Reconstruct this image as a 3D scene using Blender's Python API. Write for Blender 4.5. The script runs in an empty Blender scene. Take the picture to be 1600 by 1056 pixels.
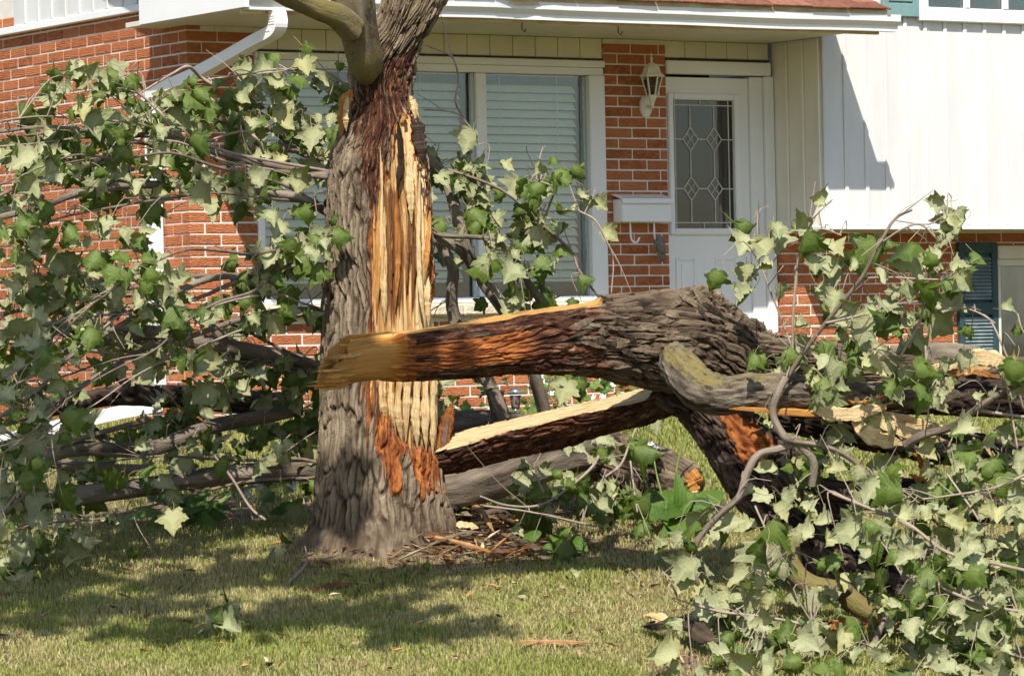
import bpy, math, random
import numpy as np
from mathutils import Vector, Matrix

# ------------------------------------------------------------------ camera, sky, sun, exposure
SC = bpy.context.scene
COL = SC.collection
F_PX = 6200.0            # focal length in pixels of a 1600 px wide picture
ROLL = 0.020
CAM = np.array([0.0, 0.0, 1.0])
_p = 17.0 / F_PX
FWD = np.array([0.0, math.cos(_p), math.sin(_p)])
_up0 = np.array([0.0, -math.sin(_p), math.cos(_p)])
_rt0 = np.array([1.0, 0.0, 0.0])
RIGHT = _rt0 * math.cos(ROLL) - _up0 * math.sin(ROLL)
UP = _rt0 * math.sin(ROLL) + _up0 * math.cos(ROLL)
cam_data = bpy.data.cameras.new('camera')
cam_data.sensor_width = 36.0
cam_data.lens = 36.0 * F_PX / 1600.0
cam_data.clip_end = 2000.0
cam = bpy.data.objects.new('camera', cam_data)
COL.objects.link(cam)
cam.matrix_world = Matrix(((RIGHT[0], UP[0], -FWD[0], CAM[0]), (RIGHT[1], UP[1], -FWD[1], CAM[1]),
                           (RIGHT[2], UP[2], -FWD[2], CAM[2]), (0, 0, 0, 1)))
SC.camera = cam

SUN_EL, SUN_AZ = math.radians(49.0), math.radians(1.5)
SUN_DIR = np.array([math.sin(SUN_AZ) * math.cos(SUN_EL), math.cos(SUN_AZ) * math.cos(SUN_EL), -math.sin(SUN_EL)])
world = bpy.data.worlds.new('World')
SC.world = world
world.use_nodes = True
wn = world.node_tree.nodes
sky = wn.new('ShaderNodeTexSky')
sky.sky_type = 'NISHITA'
sky.sun_disc = False
sky.sun_elevation = SUN_EL
sky.sun_rotation = math.pi + SUN_AZ
bg = wn['Background']
bg.inputs['Strength'].default_value = 0.115
world.node_tree.links.new(sky.outputs[0], bg.inputs['Color'])
sun_data = bpy.data.lights.new('sun', 'SUN')
sun_data.energy = 5.0
sun_data.angle = math.radians(0.53)
sun_data.color = (1.0, 0.945, 0.86)
sun = bpy.data.objects.new('sun', sun_data)
COL.objects.link(sun)
sun.rotation_euler = Vector(SUN_DIR).to_track_quat('-Z', 'Y').to_euler()
sun.location = (0, -5, 20)
SC.view_settings.view_transform = 'Standard'
SC.view_settings.look = 'None'
SC.view_settings.exposure = 0.42
SC.view_settings.gamma = 1.0
SC.view_settings.use_curve_mapping = False
SC.render.engine = 'CYCLES'
SC.cycles.max_bounces = 8
SC.cycles.transparent_max_bounces = 16
SC.cycles.use_denoising = True

R = random.Random(7)
NR = np.random.default_rng(11)

# ------------------------------------------------------------------ helpers
def P(u, v, D):
    """world point seen at picture position (u, v) of the 1600x1056 photograph, D metres away"""
    return CAM + D * (FWD + (u - 800.0) / F_PX * RIGHT + (528.0 - v) / F_PX * UP)

def proj(X):
    X = np.asarray(X, float) - CAM
    d = X @ FWD
    return 800 + F_PX * (X @ RIGHT) / d, 528 - F_PX * (X @ UP) / d

def _hash(ix, iy, iz, seed):
    h = (ix * 374761393 + iy * 668265263 + iz * 2147483647 + seed * 1274126177) & 0xFFFFFFFF
    h = ((h ^ (h >> 13)) * 1274126177) & 0xFFFFFFFF
    h = ((h ^ (h >> 16)) * 2246822519) & 0xFFFFFFFF
    return ((h ^ (h >> 15)) & 0xFFFFFF) / float(0xFFFFFF)

def vnoise(x, y, z=0.0, seed=0):
    x, y, z = np.broadcast_arrays(np.asarray(x, float), np.asarray(y, float), np.asarray(z, float))
    ix, iy, iz = np.floor(x).astype(np.int64), np.floor(y).astype(np.int64), np.floor(z).astype(np.int64)
    fx, fy, fz = x - ix, y - iy, z - iz
    fx, fy, fz = [t * t * (3 - 2 * t) for t in (fx, fy, fz)]
    r = 0.0
    for dx in (0, 1):
        for dy in (0, 1):
            for dz in (0, 1):
                w = (fx if dx else 1 - fx) * (fy if dy else 1 - fy) * (fz if dz else 1 - fz)
                r = r + w * _hash(ix + dx, iy + dy, iz + dz, seed)
    return r

def fbm(x, y, z=0.0, seed=0, oct=4, gain=0.5):
    a, s, t = 1.0, 0.0, 0.0
    for o in range(oct):
        s = s + a * vnoise(np.asarray(x) * 2 ** o, np.asarray(y) * 2 ** o, np.asarray(z) * 2 ** o, seed + o * 17)
        t += a
        a *= gain
    return s / t

def worley(x, y, seed=0, period=0):
    """distance between the two nearest cell points (0 on the cracks) and a random value per cell"""
    x, y = np.broadcast_arrays(np.asarray(x, float), np.asarray(y, float))
    ix, iy = np.floor(x).astype(np.int64), np.floor(y).astype(np.int64)
    d1 = np.full(x.shape, 9.0); d2 = np.full(x.shape, 9.0); cid = np.zeros(x.shape)
    for a in (-1, 0, 1):
        for b in (-1, 0, 1):
            cx, cy = ix + a, iy + b
            hx = cx % period if period else cx
            px = cx + 0.15 + 0.7 * _hash(hx, cy, 0 * cx, seed); py = cy + 0.1 + 0.8 * _hash(hx, cy, 0 * cx + 1, seed)
            d = np.hypot(x - px, y - py)
            r = _hash(hx, cy, 0 * cx + 2, seed)
            near = d < d1
            d2 = np.where(near, d1, np.minimum(d2, d)); cid = np.where(near, r, cid); d1 = np.where(near, d, d1)
    return d2 - d1, cid

def plates(x, y, seed=0, period=0):
    """hard edged bark plates, 0 in the cracks .. 1 on the plates; x across and y along, in cells"""
    e1, c1 = worley(x, y, seed, period)
    e2, c2 = worley(x * 2.0, y * 2.6, seed + 5, period * 2)
    h = sstep(0.03, 0.30, e1) * (0.55 + 0.45 * c1) - 0.22 * (1 - sstep(0.02, 0.22, e2)) - 0.14 * c2
    return np.clip(h + 0.14, 0, 1)

def sstep(a, b, x):
    t = np.clip((x - a) / (b - a), 0, 1)
    return t * t * (3 - 2 * t)

def ground_z(x, y):
    x, y = np.asarray(x, float), np.asarray(y, float)
    y2 = np.clip(y, 15.2, 24.6)
    z = 0.125 * (y2 - 20.0)
    z = z + 0.05 * (fbm(x * 0.55, y * 0.55, 0, 5, 3) - 0.5) + 0.10 * np.exp(-(((x + 0.68) / 0.5) ** 2 + ((y - 20.0) / 0.6) ** 2))
    return z

def on_ground(u, v):
    """the lawn point seen at (u, v)"""
    D = 20.0
    for _ in range(40):
        p = P(u, v, D)
        D += (p[2] - float(ground_z(p[0], p[1]))) * 4.0
        D = min(max(D, 14.0), 40.0)
    return P(u, v, D)

def tag(o, label=None, cat=None, group=None, kind=None):
    for k, val in (('label', label), ('category', cat), ('group', group), ('kind', kind)):
        if val:
            o[k] = val
    return o

def thing(name, label, cat, loc=(0, 0, 0), rz=0.0, group=None):
    o = bpy.data.objects.new(name, None)
    o.empty_display_size = 0.1
    COL.objects.link(o)
    o.location = [float(c) for c in loc]
    o.rotation_euler = (0, 0, rz)
    return tag(o, label, cat, group)

def mesh_obj(name, verts, faces, mat, parent=None, smooth=False, attrs=None, world_coords=True, kind=None):
    """verts (n,3), faces list or (m,4)/(m,3) array. attrs: {name: (type, array)} point attributes"""
    V = np.asarray(verts, np.float32).copy()
    if parent is not None and world_coords:
        off = np.zeros(3)
        q = parent
        while q is not None:
            off += np.array(q.location)
            q = q.parent
        V -= off.astype(np.float32)
    me = bpy.data.meshes.new(name)
    if isinstance(faces, np.ndarray):
        m, k = faces.shape
        me.vertices.add(len(V))
        me.vertices.foreach_set('co', V.ravel())
        me.loops.add(m * k)
        me.loops.foreach_set('vertex_index', faces.astype(np.int32).ravel())
        me.polygons.add(m)
        me.polygons.foreach_set('loop_start', np.arange(0, m * k, k, dtype=np.int32))
        me.polygons.foreach_set('loop_total', np.full(m, k, np.int32))
        me.update(calc_edges=True)
    else:
        me.from_pydata([tuple(map(float, p)) for p in V], [], faces)
    if smooth:
        me.polygons.foreach_set('use_smooth', np.ones(len(me.polygons), bool))
    for an, (tp, arr) in (attrs or {}).items():
        at = me.attributes.new(an, tp, 'POINT')
        key = {'FLOAT': 'value', 'FLOAT_VECTOR': 'vector', 'FLOAT_COLOR': 'color'}[tp]
        at.data.foreach_set(key, np.asarray(arr, np.float32).ravel())
    for mt in (mat if isinstance(mat, (list, tuple)) else [mat]):
        me.materials.append(mt)
    o = bpy.data.objects.new(name, me)
    COL.objects.link(o)
    if parent is not None:
        o.parent = parent
    if kind:
        o['kind'] = kind
    return o

class MB:
    """collects simple shapes for one mesh"""
    def __init__(self):
        self.v, self.f = [], []
    def add(self, vs, fs):
        n = len(self.v)
        self.v += [tuple(map(float, p)) for p in vs]
        self.f += [tuple(i + n for i in q) for q in fs]
        return self
    def box(self, x0, x1, y0, y1, z0, z1, bev=0.0):
        x0, x1 = min(x0, x1), max(x0, x1); y0, y1 = min(y0, y1), max(y0, y1); z0, z1 = min(z0, z1), max(z0, z1)
        if bev <= 0:
            vs = [(x, y, z) for z in (z0, z1) for x, y in ((x0, y0), (x1, y0), (x1, y1), (x0, y1))]
            return self.add(vs, [(3, 2, 1, 0), (4, 5, 6, 7), (0, 1, 5, 4), (1, 2, 6, 5), (2, 3, 7, 6), (3, 0, 4, 7)])
        b = min(bev, (x1 - x0) / 2.2, (y1 - y0) / 2.2, (z1 - z0) / 2.2)
        vs = []
        for sx, X in ((1, x0), (-1, x1)):
            for sy, Y in ((1, y0), (-1, y1)):
                for sz, Z in ((1, z0), (-1, z1)):
                    vs += [(X, Y + sy * b, Z + sz * b), (X + sx * b, Y, Z + sz * b), (X + sx * b, Y + sy * b, Z)]
        idx = lambda i, j, k, a: ((i * 2 + j) * 2 + k) * 3 + a
        fs = []
        for i in (0, 1):
            fs.append([idx(i, 0, 0, 0), idx(i, 1, 0, 0), idx(i, 1, 1, 0), idx(i, 0, 1, 0)])
        for j in (0, 1):
            fs.append([idx(0, j, 0, 1), idx(1, j, 0, 1), idx(1, j, 1, 1), idx(0, j, 1, 1)])
        for k in (0, 1):
            fs.append([idx(0, 0, k, 2), idx(1, 0, k, 2), idx(1, 1, k, 2), idx(0, 1, k, 2)])
        for i in (0, 1):
            for j in (0, 1):
                fs.append([idx(i, j, 0, 0), idx(i, j, 1, 0), idx(i, j, 1, 1), idx(i, j, 0, 1)])
            for k in (0, 1):
                fs.append([idx(i, 0, k, 0), idx(i, 1, k, 0), idx(i, 1, k, 2), idx(i, 0, k, 2)])
        for j in (0, 1):
            for k in (0, 1):
                fs.append([idx(0, j, k, 1), idx(1, j, k, 1), idx(1, j, k, 2), idx(0, j, k, 2)])
        for i in (0, 1):
            for j in (0, 1):
                for k in (0, 1):
                    fs.append([idx(i, j, k, 0), idx(i, j, k, 1), idx(i, j, k, 2)])
        # orient outward
        c = np.array([(x0 + x1) / 2, (y0 + y1) / 2, (z0 + z1) / 2])
        out = []
        for q in fs:
            a = np.array([vs[t] for t in q])
            n = np.cross(a[1] - a[0], a[2] - a[0])
            out.append(tuple(q) if n @ (a.mean(0) - c) > 0 else tuple(reversed(q)))
        return self.add(vs, out)
    def tube(self, pts, rad, n=8, caps=True, up=(0, 0, 1)):
        pts = np.asarray(pts, float)
        rad = np.broadcast_to(np.asarray(rad, float), (len(pts),))
        V, F = ring_tube(pts, rad, n)
        self.add(V, F)
        if caps:
            b = len(self.v) - len(V)
            self.f.append(tuple(b + i for i in range(n))[::-1])
            self.f.append(tuple(len(self.v) - n + i for i in range(n)))
        return self
    def extrude(self, prof, axis_pts):
        """profile [(x, y)] swept between two frames: axis_pts = list of functions (x, y) -> point"""
        n = len(prof)
        vs, fs = [], []
        for fn in axis_pts:
            vs += [fn(x, y) for x, y in prof]
        for k in range(len(axis_pts) - 1):
            for i in range(n):
                j = (i + 1) % n
                fs.append((k * n + i, k * n + j, (k + 1) * n + j, (k + 1) * n + i))
        fs.append(tuple(range(n))[::-1])
        fs.append(tuple((len(axis_pts) - 1) * n + i for i in range(n)))
        return self.add(vs, fs)
    def build(self, name, mat, parent=None, smooth=False, world_coords=False, kind=None, attrs=None):
        return mesh_obj(name, np.array(self.v), self.f, mat, parent, smooth, attrs, world_coords, kind)

def frames(pts):
    pts = np.asarray(pts, float)
    T = np.gradient(pts, axis=0)
    T /= np.linalg.norm(T, axis=1)[:, None] + 1e-12
    ref = np.array([0, 0, 1.0]) if abs(T[0][2]) < 0.8 else np.array([0, -1.0, 0])
    e = ref - T[0] * (ref @ T[0])
    e /= np.linalg.norm(e)
    E2 = []
    for t in T:
        e = e - t * (e @ t)
        e /= np.linalg.norm(e)
        E2.append(e)
    E2 = np.array(E2)
    E1 = np.cross(E2, T)
    return T, E1, E2

def ring_tube(pts, rad, n):
    T, E1, E2 = frames(pts)
    th = np.linspace(0, 2 * math.pi, n, endpoint=False)
    V = pts[:, None, :] + rad[:, None, None] * (np.cos(th)[None, :, None] * E1[:, None, :] + np.sin(th)[None, :, None] * E2[:, None, :])
    F = []
    for k in range(len(pts) - 1):
        for i in range(n):
            j = (i + 1) % n
            F.append((k * n + i, k * n + j, (k + 1) * n + j, (k + 1) * n + i))
    return V.reshape(-1, 3), F

def spline(ctrl, m):
    """Catmull-Rom through rows of ctrl, m samples"""
    c = np.asarray(ctrl, float)
    c = np.vstack([2 * c[0] - c[1], c, 2 * c[-1] - c[-2]])
    seg = len(c) - 3
    t = np.linspace(0, seg - 1e-9, m)
    i = t.astype(int)
    f = (t - i)[:, None]
    p0, p1, p2, p3 = c[i], c[i + 1], c[i + 2], c[i + 3]
    return 0.5 * ((2 * p1) + (-p0 + p2) * f + (2 * p0 - 5 * p1 + 4 * p2 - p3) * f ** 2 + (-p0 + 3 * p1 - 3 * p2 + p3) * f ** 3)

# ------------------------------------------------------------------ materials
class NT:
    def __init__(self, name):
        self.m = bpy.data.materials.new(name)
        self.m.use_nodes = True
        self.t = self.m.node_tree
        self.b = self.t.nodes['Principled BSDF']
        self.out = self.t.nodes['Material Output']
    def n(self, typ, **kw):
        nd = self.t.nodes.new(typ)
        for k, v in kw.items():
            setattr(nd, k, v)
        return nd
    def l(self, a, b):
        self.t.links.new(a, b)
    def inp(self, sock, v):
        if hasattr(v, 'bl_idname') or isinstance(v, bpy.types.NodeSocket):
            self.l(v, sock)
        elif isinstance(v, (tuple, list)) and len(v) == 3 and sock.type == 'RGBA':
            sock.default_value = (*v, 1)
        else:
            sock.default_value = v
    def math(self, op, a, b=0.0, c=0.0, clamp=False):
        nd = self.n('ShaderNodeMath', operation=op, use_clamp=clamp)
        self.inp(nd.inputs[0], a); self.inp(nd.inputs[1], b); self.inp(nd.inputs[2], c)
        return nd.outputs[0]
    def mix(self, fac, a, b, mode='MIX'):
        nd = self.n('ShaderNodeMix', data_type='RGBA', blend_type=mode)
        self.inp(nd.inputs[0], fac); self.inp(nd.inputs[6], a); self.inp(nd.inputs[7], b)
        return nd.outputs[2]
    def pos(self):
        return self.n('ShaderNodeNewGeometry').outputs['Position']
    def attr(self, name, out='Fac'):
        return self.n('ShaderNodeAttribute', attribute_name=name).outputs[out]
    def mapping(self, vec, scale):
        nd = self.n('ShaderNodeMapping')
        self.l(vec, nd.inputs[0])
        nd.inputs['Scale'].default_value = scale
        return nd.outputs[0]
    def noise(self, vec, scale=5.0, detail=4.0, rough=0.55, dist=0.0):
        nd = self.n('ShaderNodeTexNoise')
        if vec is not None:
            self.l(vec, nd.inputs['Vector'])
        nd.inputs['Scale'].default_value = scale
        nd.inputs['Detail'].default_value = detail
        nd.inputs['Roughness'].default_value = rough
        nd.inputs['Distortion'].default_value = dist
        return nd.outputs[0]
    def ramp(self, fac, stops, interp='LINEAR'):
        nd = self.n('ShaderNodeValToRGB')
        nd.color_ramp.interpolation = interp
        el = nd.color_ramp.elements
        while len(el) < len(stops):
            el.new(0.5)
        for e, (p, c) in zip(el, stops):
            e.position = p
            e.color = (*c, 1) if len(c) == 3 else c
        self.inp(nd.inputs[0], fac)
        return nd.outputs[0]
    def step(self, x, a, b):
        nd = self.n('ShaderNodeMapRange', interpolation_type='SMOOTHSTEP')
        self.inp(nd.inputs[0], x); nd.inputs[1].default_value = a; nd.inputs[2].default_value = b
        return nd.outputs[0]
    def bump(self, h, dist=0.01, strength=1.0):
        nd = self.n('ShaderNodeBump')
        nd.inputs['Strength'].default_value = strength
        nd.inputs['Distance'].default_value = dist
        self.l(h, nd.inputs['Height'])
        self.l(nd.outputs[0], self.b.inputs['Normal'])
    def rnd(self):
        """a random number per object, or per piece of a joined mesh"""
        s = self.math('ADD', self.n('ShaderNodeObjectInfo').outputs['Random'], self.attr('rnd'))
        return self.math('FRACT', s)
    def done(self, color=None, rough=0.8, spec=0.3, metal=0.0):
        if color is not None:
            self.inp(self.b.inputs['Base Color'], color)
        self.inp(self.b.inputs['Roughness'], rough)
        self.b.inputs['Specular IOR Level'].default_value = spec
        self.b.inputs['Metallic'].default_value = metal
        return self.m

def soft_mat(name, c1, c2, scale=3.0, rough=0.7, spec=0.3, bump=0.0, bscale=60.0, metal=0.0, vary=0.0, stretch=(1, 1, 1)):
    k = NT(name)
    p = k.mapping(k.pos(), stretch)
    n = k.noise(p, scale, 5, 0.6)
    col = k.mix(k.step(n, 0.3, 0.7), c1, c2)
    if vary:
        h = k.n('ShaderNodeHueSaturation')
        k.l(col, h.inputs['Color'])
        k.l(k.math('MULTIPLY_ADD', k.rnd(), vary, 1 - vary / 2), h.inputs['Value'])
        col = h.outputs[0]
    if bump:
        k.bump(k.noise(p, bscale, 4, 0.6), bump)
    return k.done(col, rough, spec, metal)
# ------------------------------------------------------------------ the house
M_BRICK = None
def make_brick_mat():
    k = NT('red_brick')
    p = k.pos()
    r = k.rnd()
    base = k.ramp(r, [(0.0, (0.27, 0.078, 0.036)), (0.2, (0.38, 0.118, 0.050)), (0.5, (0.43, 0.142, 0.062)), (0.75, (0.49, 0.178, 0.080)), (0.9, (0.39, 0.125, 0.056)), (1.0, (0.29, 0.088, 0.044))])
    n = k.noise(k.mapping(p, (1, 1, 2.2)), 22, 5, 0.7, 0.6)
    col = k.mix(k.step(n, 0.35, 0.75), base, (0.55, 0.21, 0.085))
    dirt = k.noise(p, 1.6, 5, 0.65)
    col = k.mix(k.math('MULTIPLY', k.step(dirt, 0.5, 0.75), 0.35), col, (0.20, 0.085, 0.05))
    spots = k.noise(p, 190, 3, 0.7)
    col = k.mix(k.math('MULTIPLY', k.step(spots, 0.62, 0.75), 0.45), col, (0.16, 0.045, 0.025))
    wv = k.n('ShaderNodeTexWave', wave_type='BANDS', bands_direction='Z')
    k.l(p, wv.inputs[0]); wv.inputs['Scale'].default_value = 26; wv.inputs['Distortion'].default_value = 9
    wv.inputs['Detail'].default_value = 3; wv.inputs['Detail Scale'].default_value = 1.5
    k.bump(k.math('ADD', wv.outputs[1], k.math('MULTIPLY', spots, 0.7)), 0.0032)
    return k.done(col, 0.9, 0.15)
M_BRICK = make_brick_mat()
M_MORTAR = soft_mat('pale_mortar', (0.68, 0.64, 0.56), (0.76, 0.73, 0.66), 9, 0.95, 0.1, 0.003, 160)
M_WHITE = soft_mat('white_enamel', (0.84, 0.84, 0.84), (0.78, 0.785, 0.79), 1.8, 0.42, 0.4)
M_SIDING = soft_mat('white_siding', (0.71, 0.71, 0.70), (0.60, 0.60, 0.585), 2.6, 0.5, 0.35, 0.0006, 40, stretch=(1, 1, 0.25))
M_CREAM = soft_mat('cream_board', (0.78, 0.75, 0.61), (0.70, 0.66, 0.52), 2.5, 0.6, 0.3, 0.001, 60)
M_SOFFIT = soft_mat('cream_soffit', (0.72, 0.70, 0.60), (0.62, 0.60, 0.50), 1.6, 0.6, 0.25)
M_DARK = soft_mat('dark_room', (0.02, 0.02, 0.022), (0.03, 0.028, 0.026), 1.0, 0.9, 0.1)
M_GAP = soft_mat('dirty_gap', (0.05, 0.042, 0.03), (0.10, 0.085, 0.06), 30.0, 0.9, 0.1)
M_BLIND = soft_mat('pale_blind', (0.88, 0.90, 0.86), (0.82, 0.85, 0.81), 2, 0.5, 0.3)
M_STONE = soft_mat('cream_stone', (0.72, 0.64, 0.48), (0.52, 0.44, 0.32), 14, 0.9, 0.15, 0.012, 45)
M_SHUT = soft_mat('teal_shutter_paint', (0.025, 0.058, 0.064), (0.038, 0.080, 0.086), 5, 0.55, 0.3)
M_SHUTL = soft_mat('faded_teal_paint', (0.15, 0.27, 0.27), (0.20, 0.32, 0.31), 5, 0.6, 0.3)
M_SLAT = soft_mat('faded_slat_paint', (0.22, 0.28, 0.28), (0.12, 0.165, 0.17), 8, 0.6, 0.3)
M_SHINGLE = soft_mat('brown_red_shingle', (0.22, 0.085, 0.055), (0.32, 0.15, 0.10), 30, 0.95, 0.1, 0.006, 240, vary=0.5)
M_LEAD = soft_mat('pale_came', (0.62, 0.60, 0.54), (0.50, 0.48, 0.42), 10, 0.4, 0.5)
M_RUST = soft_mat('bare_fascia_wood', (0.66, 0.60, 0.42), (0.50, 0.33, 0.16), 7, 0.8, 0.2, 0.002, 80, stretch=(1, 1, 3))

def make_glass(name, tint, refl=0.08):
    k = NT(name)
    tr = k.n('ShaderNodeBsdfTransparent'); tr.inputs[0].default_value = (*tint, 1)
    gl = k.n('ShaderNodeBsdfGlossy'); gl.inputs['Roughness'].default_value = 0.03
    fr = k.n('ShaderNodeFresnel'); fr.inputs[0].default_value = 1.5
    nb = k.n('ShaderNodeBump'); nb.inputs['Distance'].default_value = 0.002
    k.l(k.noise(k.pos(), 2.2, 2), nb.inputs['Height'])
    k.l(nb.outputs[0], gl.inputs['Normal'])
    mx = k.n('ShaderNodeMixShader')
    k.l(k.math('ADD', fr.outputs[0], refl, clamp=True), mx.inputs[0]); k.l(tr.outputs[0], mx.inputs[1]); k.l(gl.outputs[0], mx.inputs[2])
    k.l(mx.outputs[0], k.out.inputs[0])
    return k.m
M_GLASS = make_glass('window_glass', (0.93, 0.97, 0.95), 0.05)
M_DGLASS = make_glass('door_glass', (0.42, 0.40, 0.38), 0.05)

TH = math.radians(33.0)
HA = np.array([math.cos(TH), math.sin(TH), 0.0])
HB = np.array([-math.sin(TH), math.cos(TH), 0.0])
HC = P(298, 420, 24.2).copy()
ZB = 0.60
HC[2] = ZB
def hF(u, v, off=0.0):
    d = P(u, v, 1.0) - CAM
    s = (-off - (CAM - HC) @ HB) / (d @ HB)
    q = CAM + s * d - HC
    return q @ HA, q[2]
def hL(u, v, t0=0.0):
    d = P(u, v, 1.0) - CAM
    s = (t0 - (CAM - HC) @ HA) / (d @ HA)
    q = CAM + s * d - HC
    return q @ HB, q[2]
def T_(u, off=0.0, v=300):
    return hF(u, v, off)[0]
def Z_(u, v, off=0.0):
    return hF(u, v, off)[1]
def HW(t, w, z):
    return HC + HA * t + HB * w + np.array([0, 0, z])

house = thing('house', 'split level house with red brick walls, white siding and white front door', 'house', HC, TH)
def hpart(mb, name, mat, parent=None, **kw):
    return mb.build(name, mat, parent or house, **kw)

EZ = Z_(1000, 62)                     # soffit height
OFF_G = 1.27                          # gutter front
T_R = T_(385, 1.25, 15)               # left end of the eaves
T_RR = T_(1385, 1.25, 20)             # right end of the shingles
T_GR = T_(1408, OFF_G, 30)
tw0, tw1 = T_(401), T_(947)
tp1 = T_(1044)
td1 = T_(1213)
z_wh, z_wb = Z_(670, 92), Z_(670, 466)
S_OFF = 0.52
t_s = T_(1285, S_OFF, 200)
z_sb = Z_(1400, 355, S_OFF)           # bottom of the siding
TEND = td1 + 3.2
W_END = 3.2
BR = 0.07                             # the right hand brick wall stands this far forward
CH, BL, BH, BD, MG = 0.0691, 0.213, 0.0591, 0.1015, 0.010
z_L = hL(100, 36)[1]                  # bottom of the siding over the left wall
Z0 = -0.45

# mortar cores
MR = 0.005
wall_left = hpart(MB().box(MR, 0.20, MR + 0.16, W_END, Z0, EZ + 0.6).box(MR, 0.20, MR, MR + 0.16, Z0, EZ), 'brick_wall', M_MORTAR)
wall_front = hpart(MB().box(0.203, tw0, MR, 0.16, Z0, EZ).box(tw0 + 0.0005, tw1 - 0.0005, MR, 0.16, Z0, z_wb - 0.075).box(tw1, tp1 - 0.005, MR, 0.16, Z0, EZ - 0.002),
                   'brick_wall', M_MORTAR)
wall_right = hpart(MB().box(td1 + 0.005, TEND, -BR + MR, 0.10, Z0, z_sb - 0.003), 'brick_wall', M_MORTAR)

bricks = []     # (score, wall, centre, size)
NROW = int((EZ - Z0) / CH) + 9
def put_brick(wall, c, s, fac=1.0):
    w = HW(*c)
    u, v = proj(w)
    if not (-60 < u < 1660 and -40 < v < 1056):
        sc = 0.0
    else:
        if wall is wall_left:
            sc = (1.0 if v < 175 else 0.45) * 0.6
        elif wall is wall_right:
            sc = 0.95 if v < 555 and u < 1492 else 0.1
        elif u > 940:
            sc = 1.0 if v < 470 else 0.1
        elif u < 402:
            sc = 0.85 if v < 650 else 0.1
        else:
            sc = 0.7 if (u < 512 and v < 640) else 0.3
        sc *= max(s[0] if wall is not wall_left else s[1], 0.1)
    bricks.append((sc, wall, c, s))
for r in range(NROW):
    z = Z0 + CH * (r + 0.5)
    odd = r % 2
    # front: even rows start with a stretcher at the corner, odd rows after the end of the left wall's stretcher
    def row(t0, t1, first, w, wall, z=z):
        t = t0
        L = first
        while t < t1 - 0.03:
            l = min(L, t1 - t)
            if t1 - (t + l + MG) < 0.03:
                l = t1 - t
            put_brick(wall, (t + l / 2, w + BD / 2, z), (l, BD, BH))
            t += l + MG
            L = BL
    if z < EZ - 0.02:
        if z < z_wb - 0.115:
            row(0.0 if not odd else BD + MG, tp1, BL, 0.0, wall_front)
        else:
            row(0.0 if not odd else BD + MG, tw0, BL, 0.0, wall_front)
            row(tw1, tp1, 0.105 if odd else BL, 0.0, wall_front)
    if z < z_sb - 0.02:
        row(td1, TEND, BL if odd else 0.105, -BR, wall_right)
    if z < z_L + 0.1:
        w = 0.0 if odd else BD + MG
        while w < W_END - 0.1:
            put_brick(wall_left, (BD / 2, w + BL / 2, z), (BD, BL, BH))
            w += BL + MG
bricks.sort(key=lambda q: -q[0])
brick_mesh = {}
def brick_obj(wall, c, s):
    key = tuple(round(x, 3) for x in s)
    if key not in brick_mesh:
        me = bpy.data.meshes.new('brick')
        m = MB().box(-s[0] / 2, s[0] / 2, -s[1] / 2, s[1] / 2, -s[2] / 2, s[2] / 2, 0.004)
        me.from_pydata(m.v, [], m.f)
        me.materials.append(M_BRICK)
        brick_mesh[key] = me
    o = bpy.data.objects.new('brick', brick_mesh[key])
    COL.objects.link(o)
    o.parent = wall
    j = R.uniform(-0.002, 0.002)
    o.location = (c[0] + (j if wall is wall_left else 0), c[1] + (0 if wall is wall_left else j), c[2] + R.uniform(-0.001, 0.001))
    o.rotation_euler = (R.uniform(-.006, .006), R.uniform(-.006, .006), 0)
for sc, wall, c, s in bricks[:298]:
    brick_obj(wall, c, s)
for wall in (wall_left, wall_front, wall_right):
    m, rr = MB(), []
    for sc, wl, c, s in bricks[298:]:
        if wl is wall:
            n0 = len(m.v)
            j = R.uniform(-0.002, 0.002)
            a, b_ = (j, 0) if wall is wall_left else (0, j)
            m.box(c[0] + a - s[0] / 2, c[0] + a + s[0] / 2, c[1] + b_ - s[1] / 2, c[1] + b_ + s[1] / 2, c[2] - s[2] / 2, c[2] + s[2] / 2, 0.004)
            rr += [R.random()] * (len(m.v) - n0)
    hpart(m, 'brickwork', M_BRICK, wall, kind='stuff', attrs={'rnd': ('FLOAT', rr)})

# soffit, frieze boards
hpart(MB().box(T_R + 0.02, T_GR - 0.12, -1.16, 0.30, EZ + 0.001, EZ + 0.03), 'soffit', M_SOFFIT)
def frieze(ta, tb, zlo, w0):
    n = max(2, int(round((tb - ta) / 0.176)))
    st = (tb - ta) / n
    for i in range(n):
        hpart(MB().box(ta + i * st + 0.002, ta + (i + 1) * st - 0.002, w0, w0 + 0.03, zlo, EZ - 0.001, 0.004), 'frieze_panel', M_CREAM)
    hpart(MB().box(ta, tb, w0 + 0.012, w0 + 0.05, zlo + 0.002, EZ - 0.002), 'frieze_backing', M_GAP)
    hpart(MB().box(ta, tb, w0 - 0.006, w0 + 0.035, zlo - 0.014, zlo - 0.001), 'drip_strip', M_GAP)
z_f = Z_(800, 88)
frieze(tw0 + 0.002, tw1 - 0.002, z_f, 0.01)
z_fd = Z_(1120, 92)
frieze(tp1 + 0.002, t_s - 0.03, z_fd, 0.02)

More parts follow.
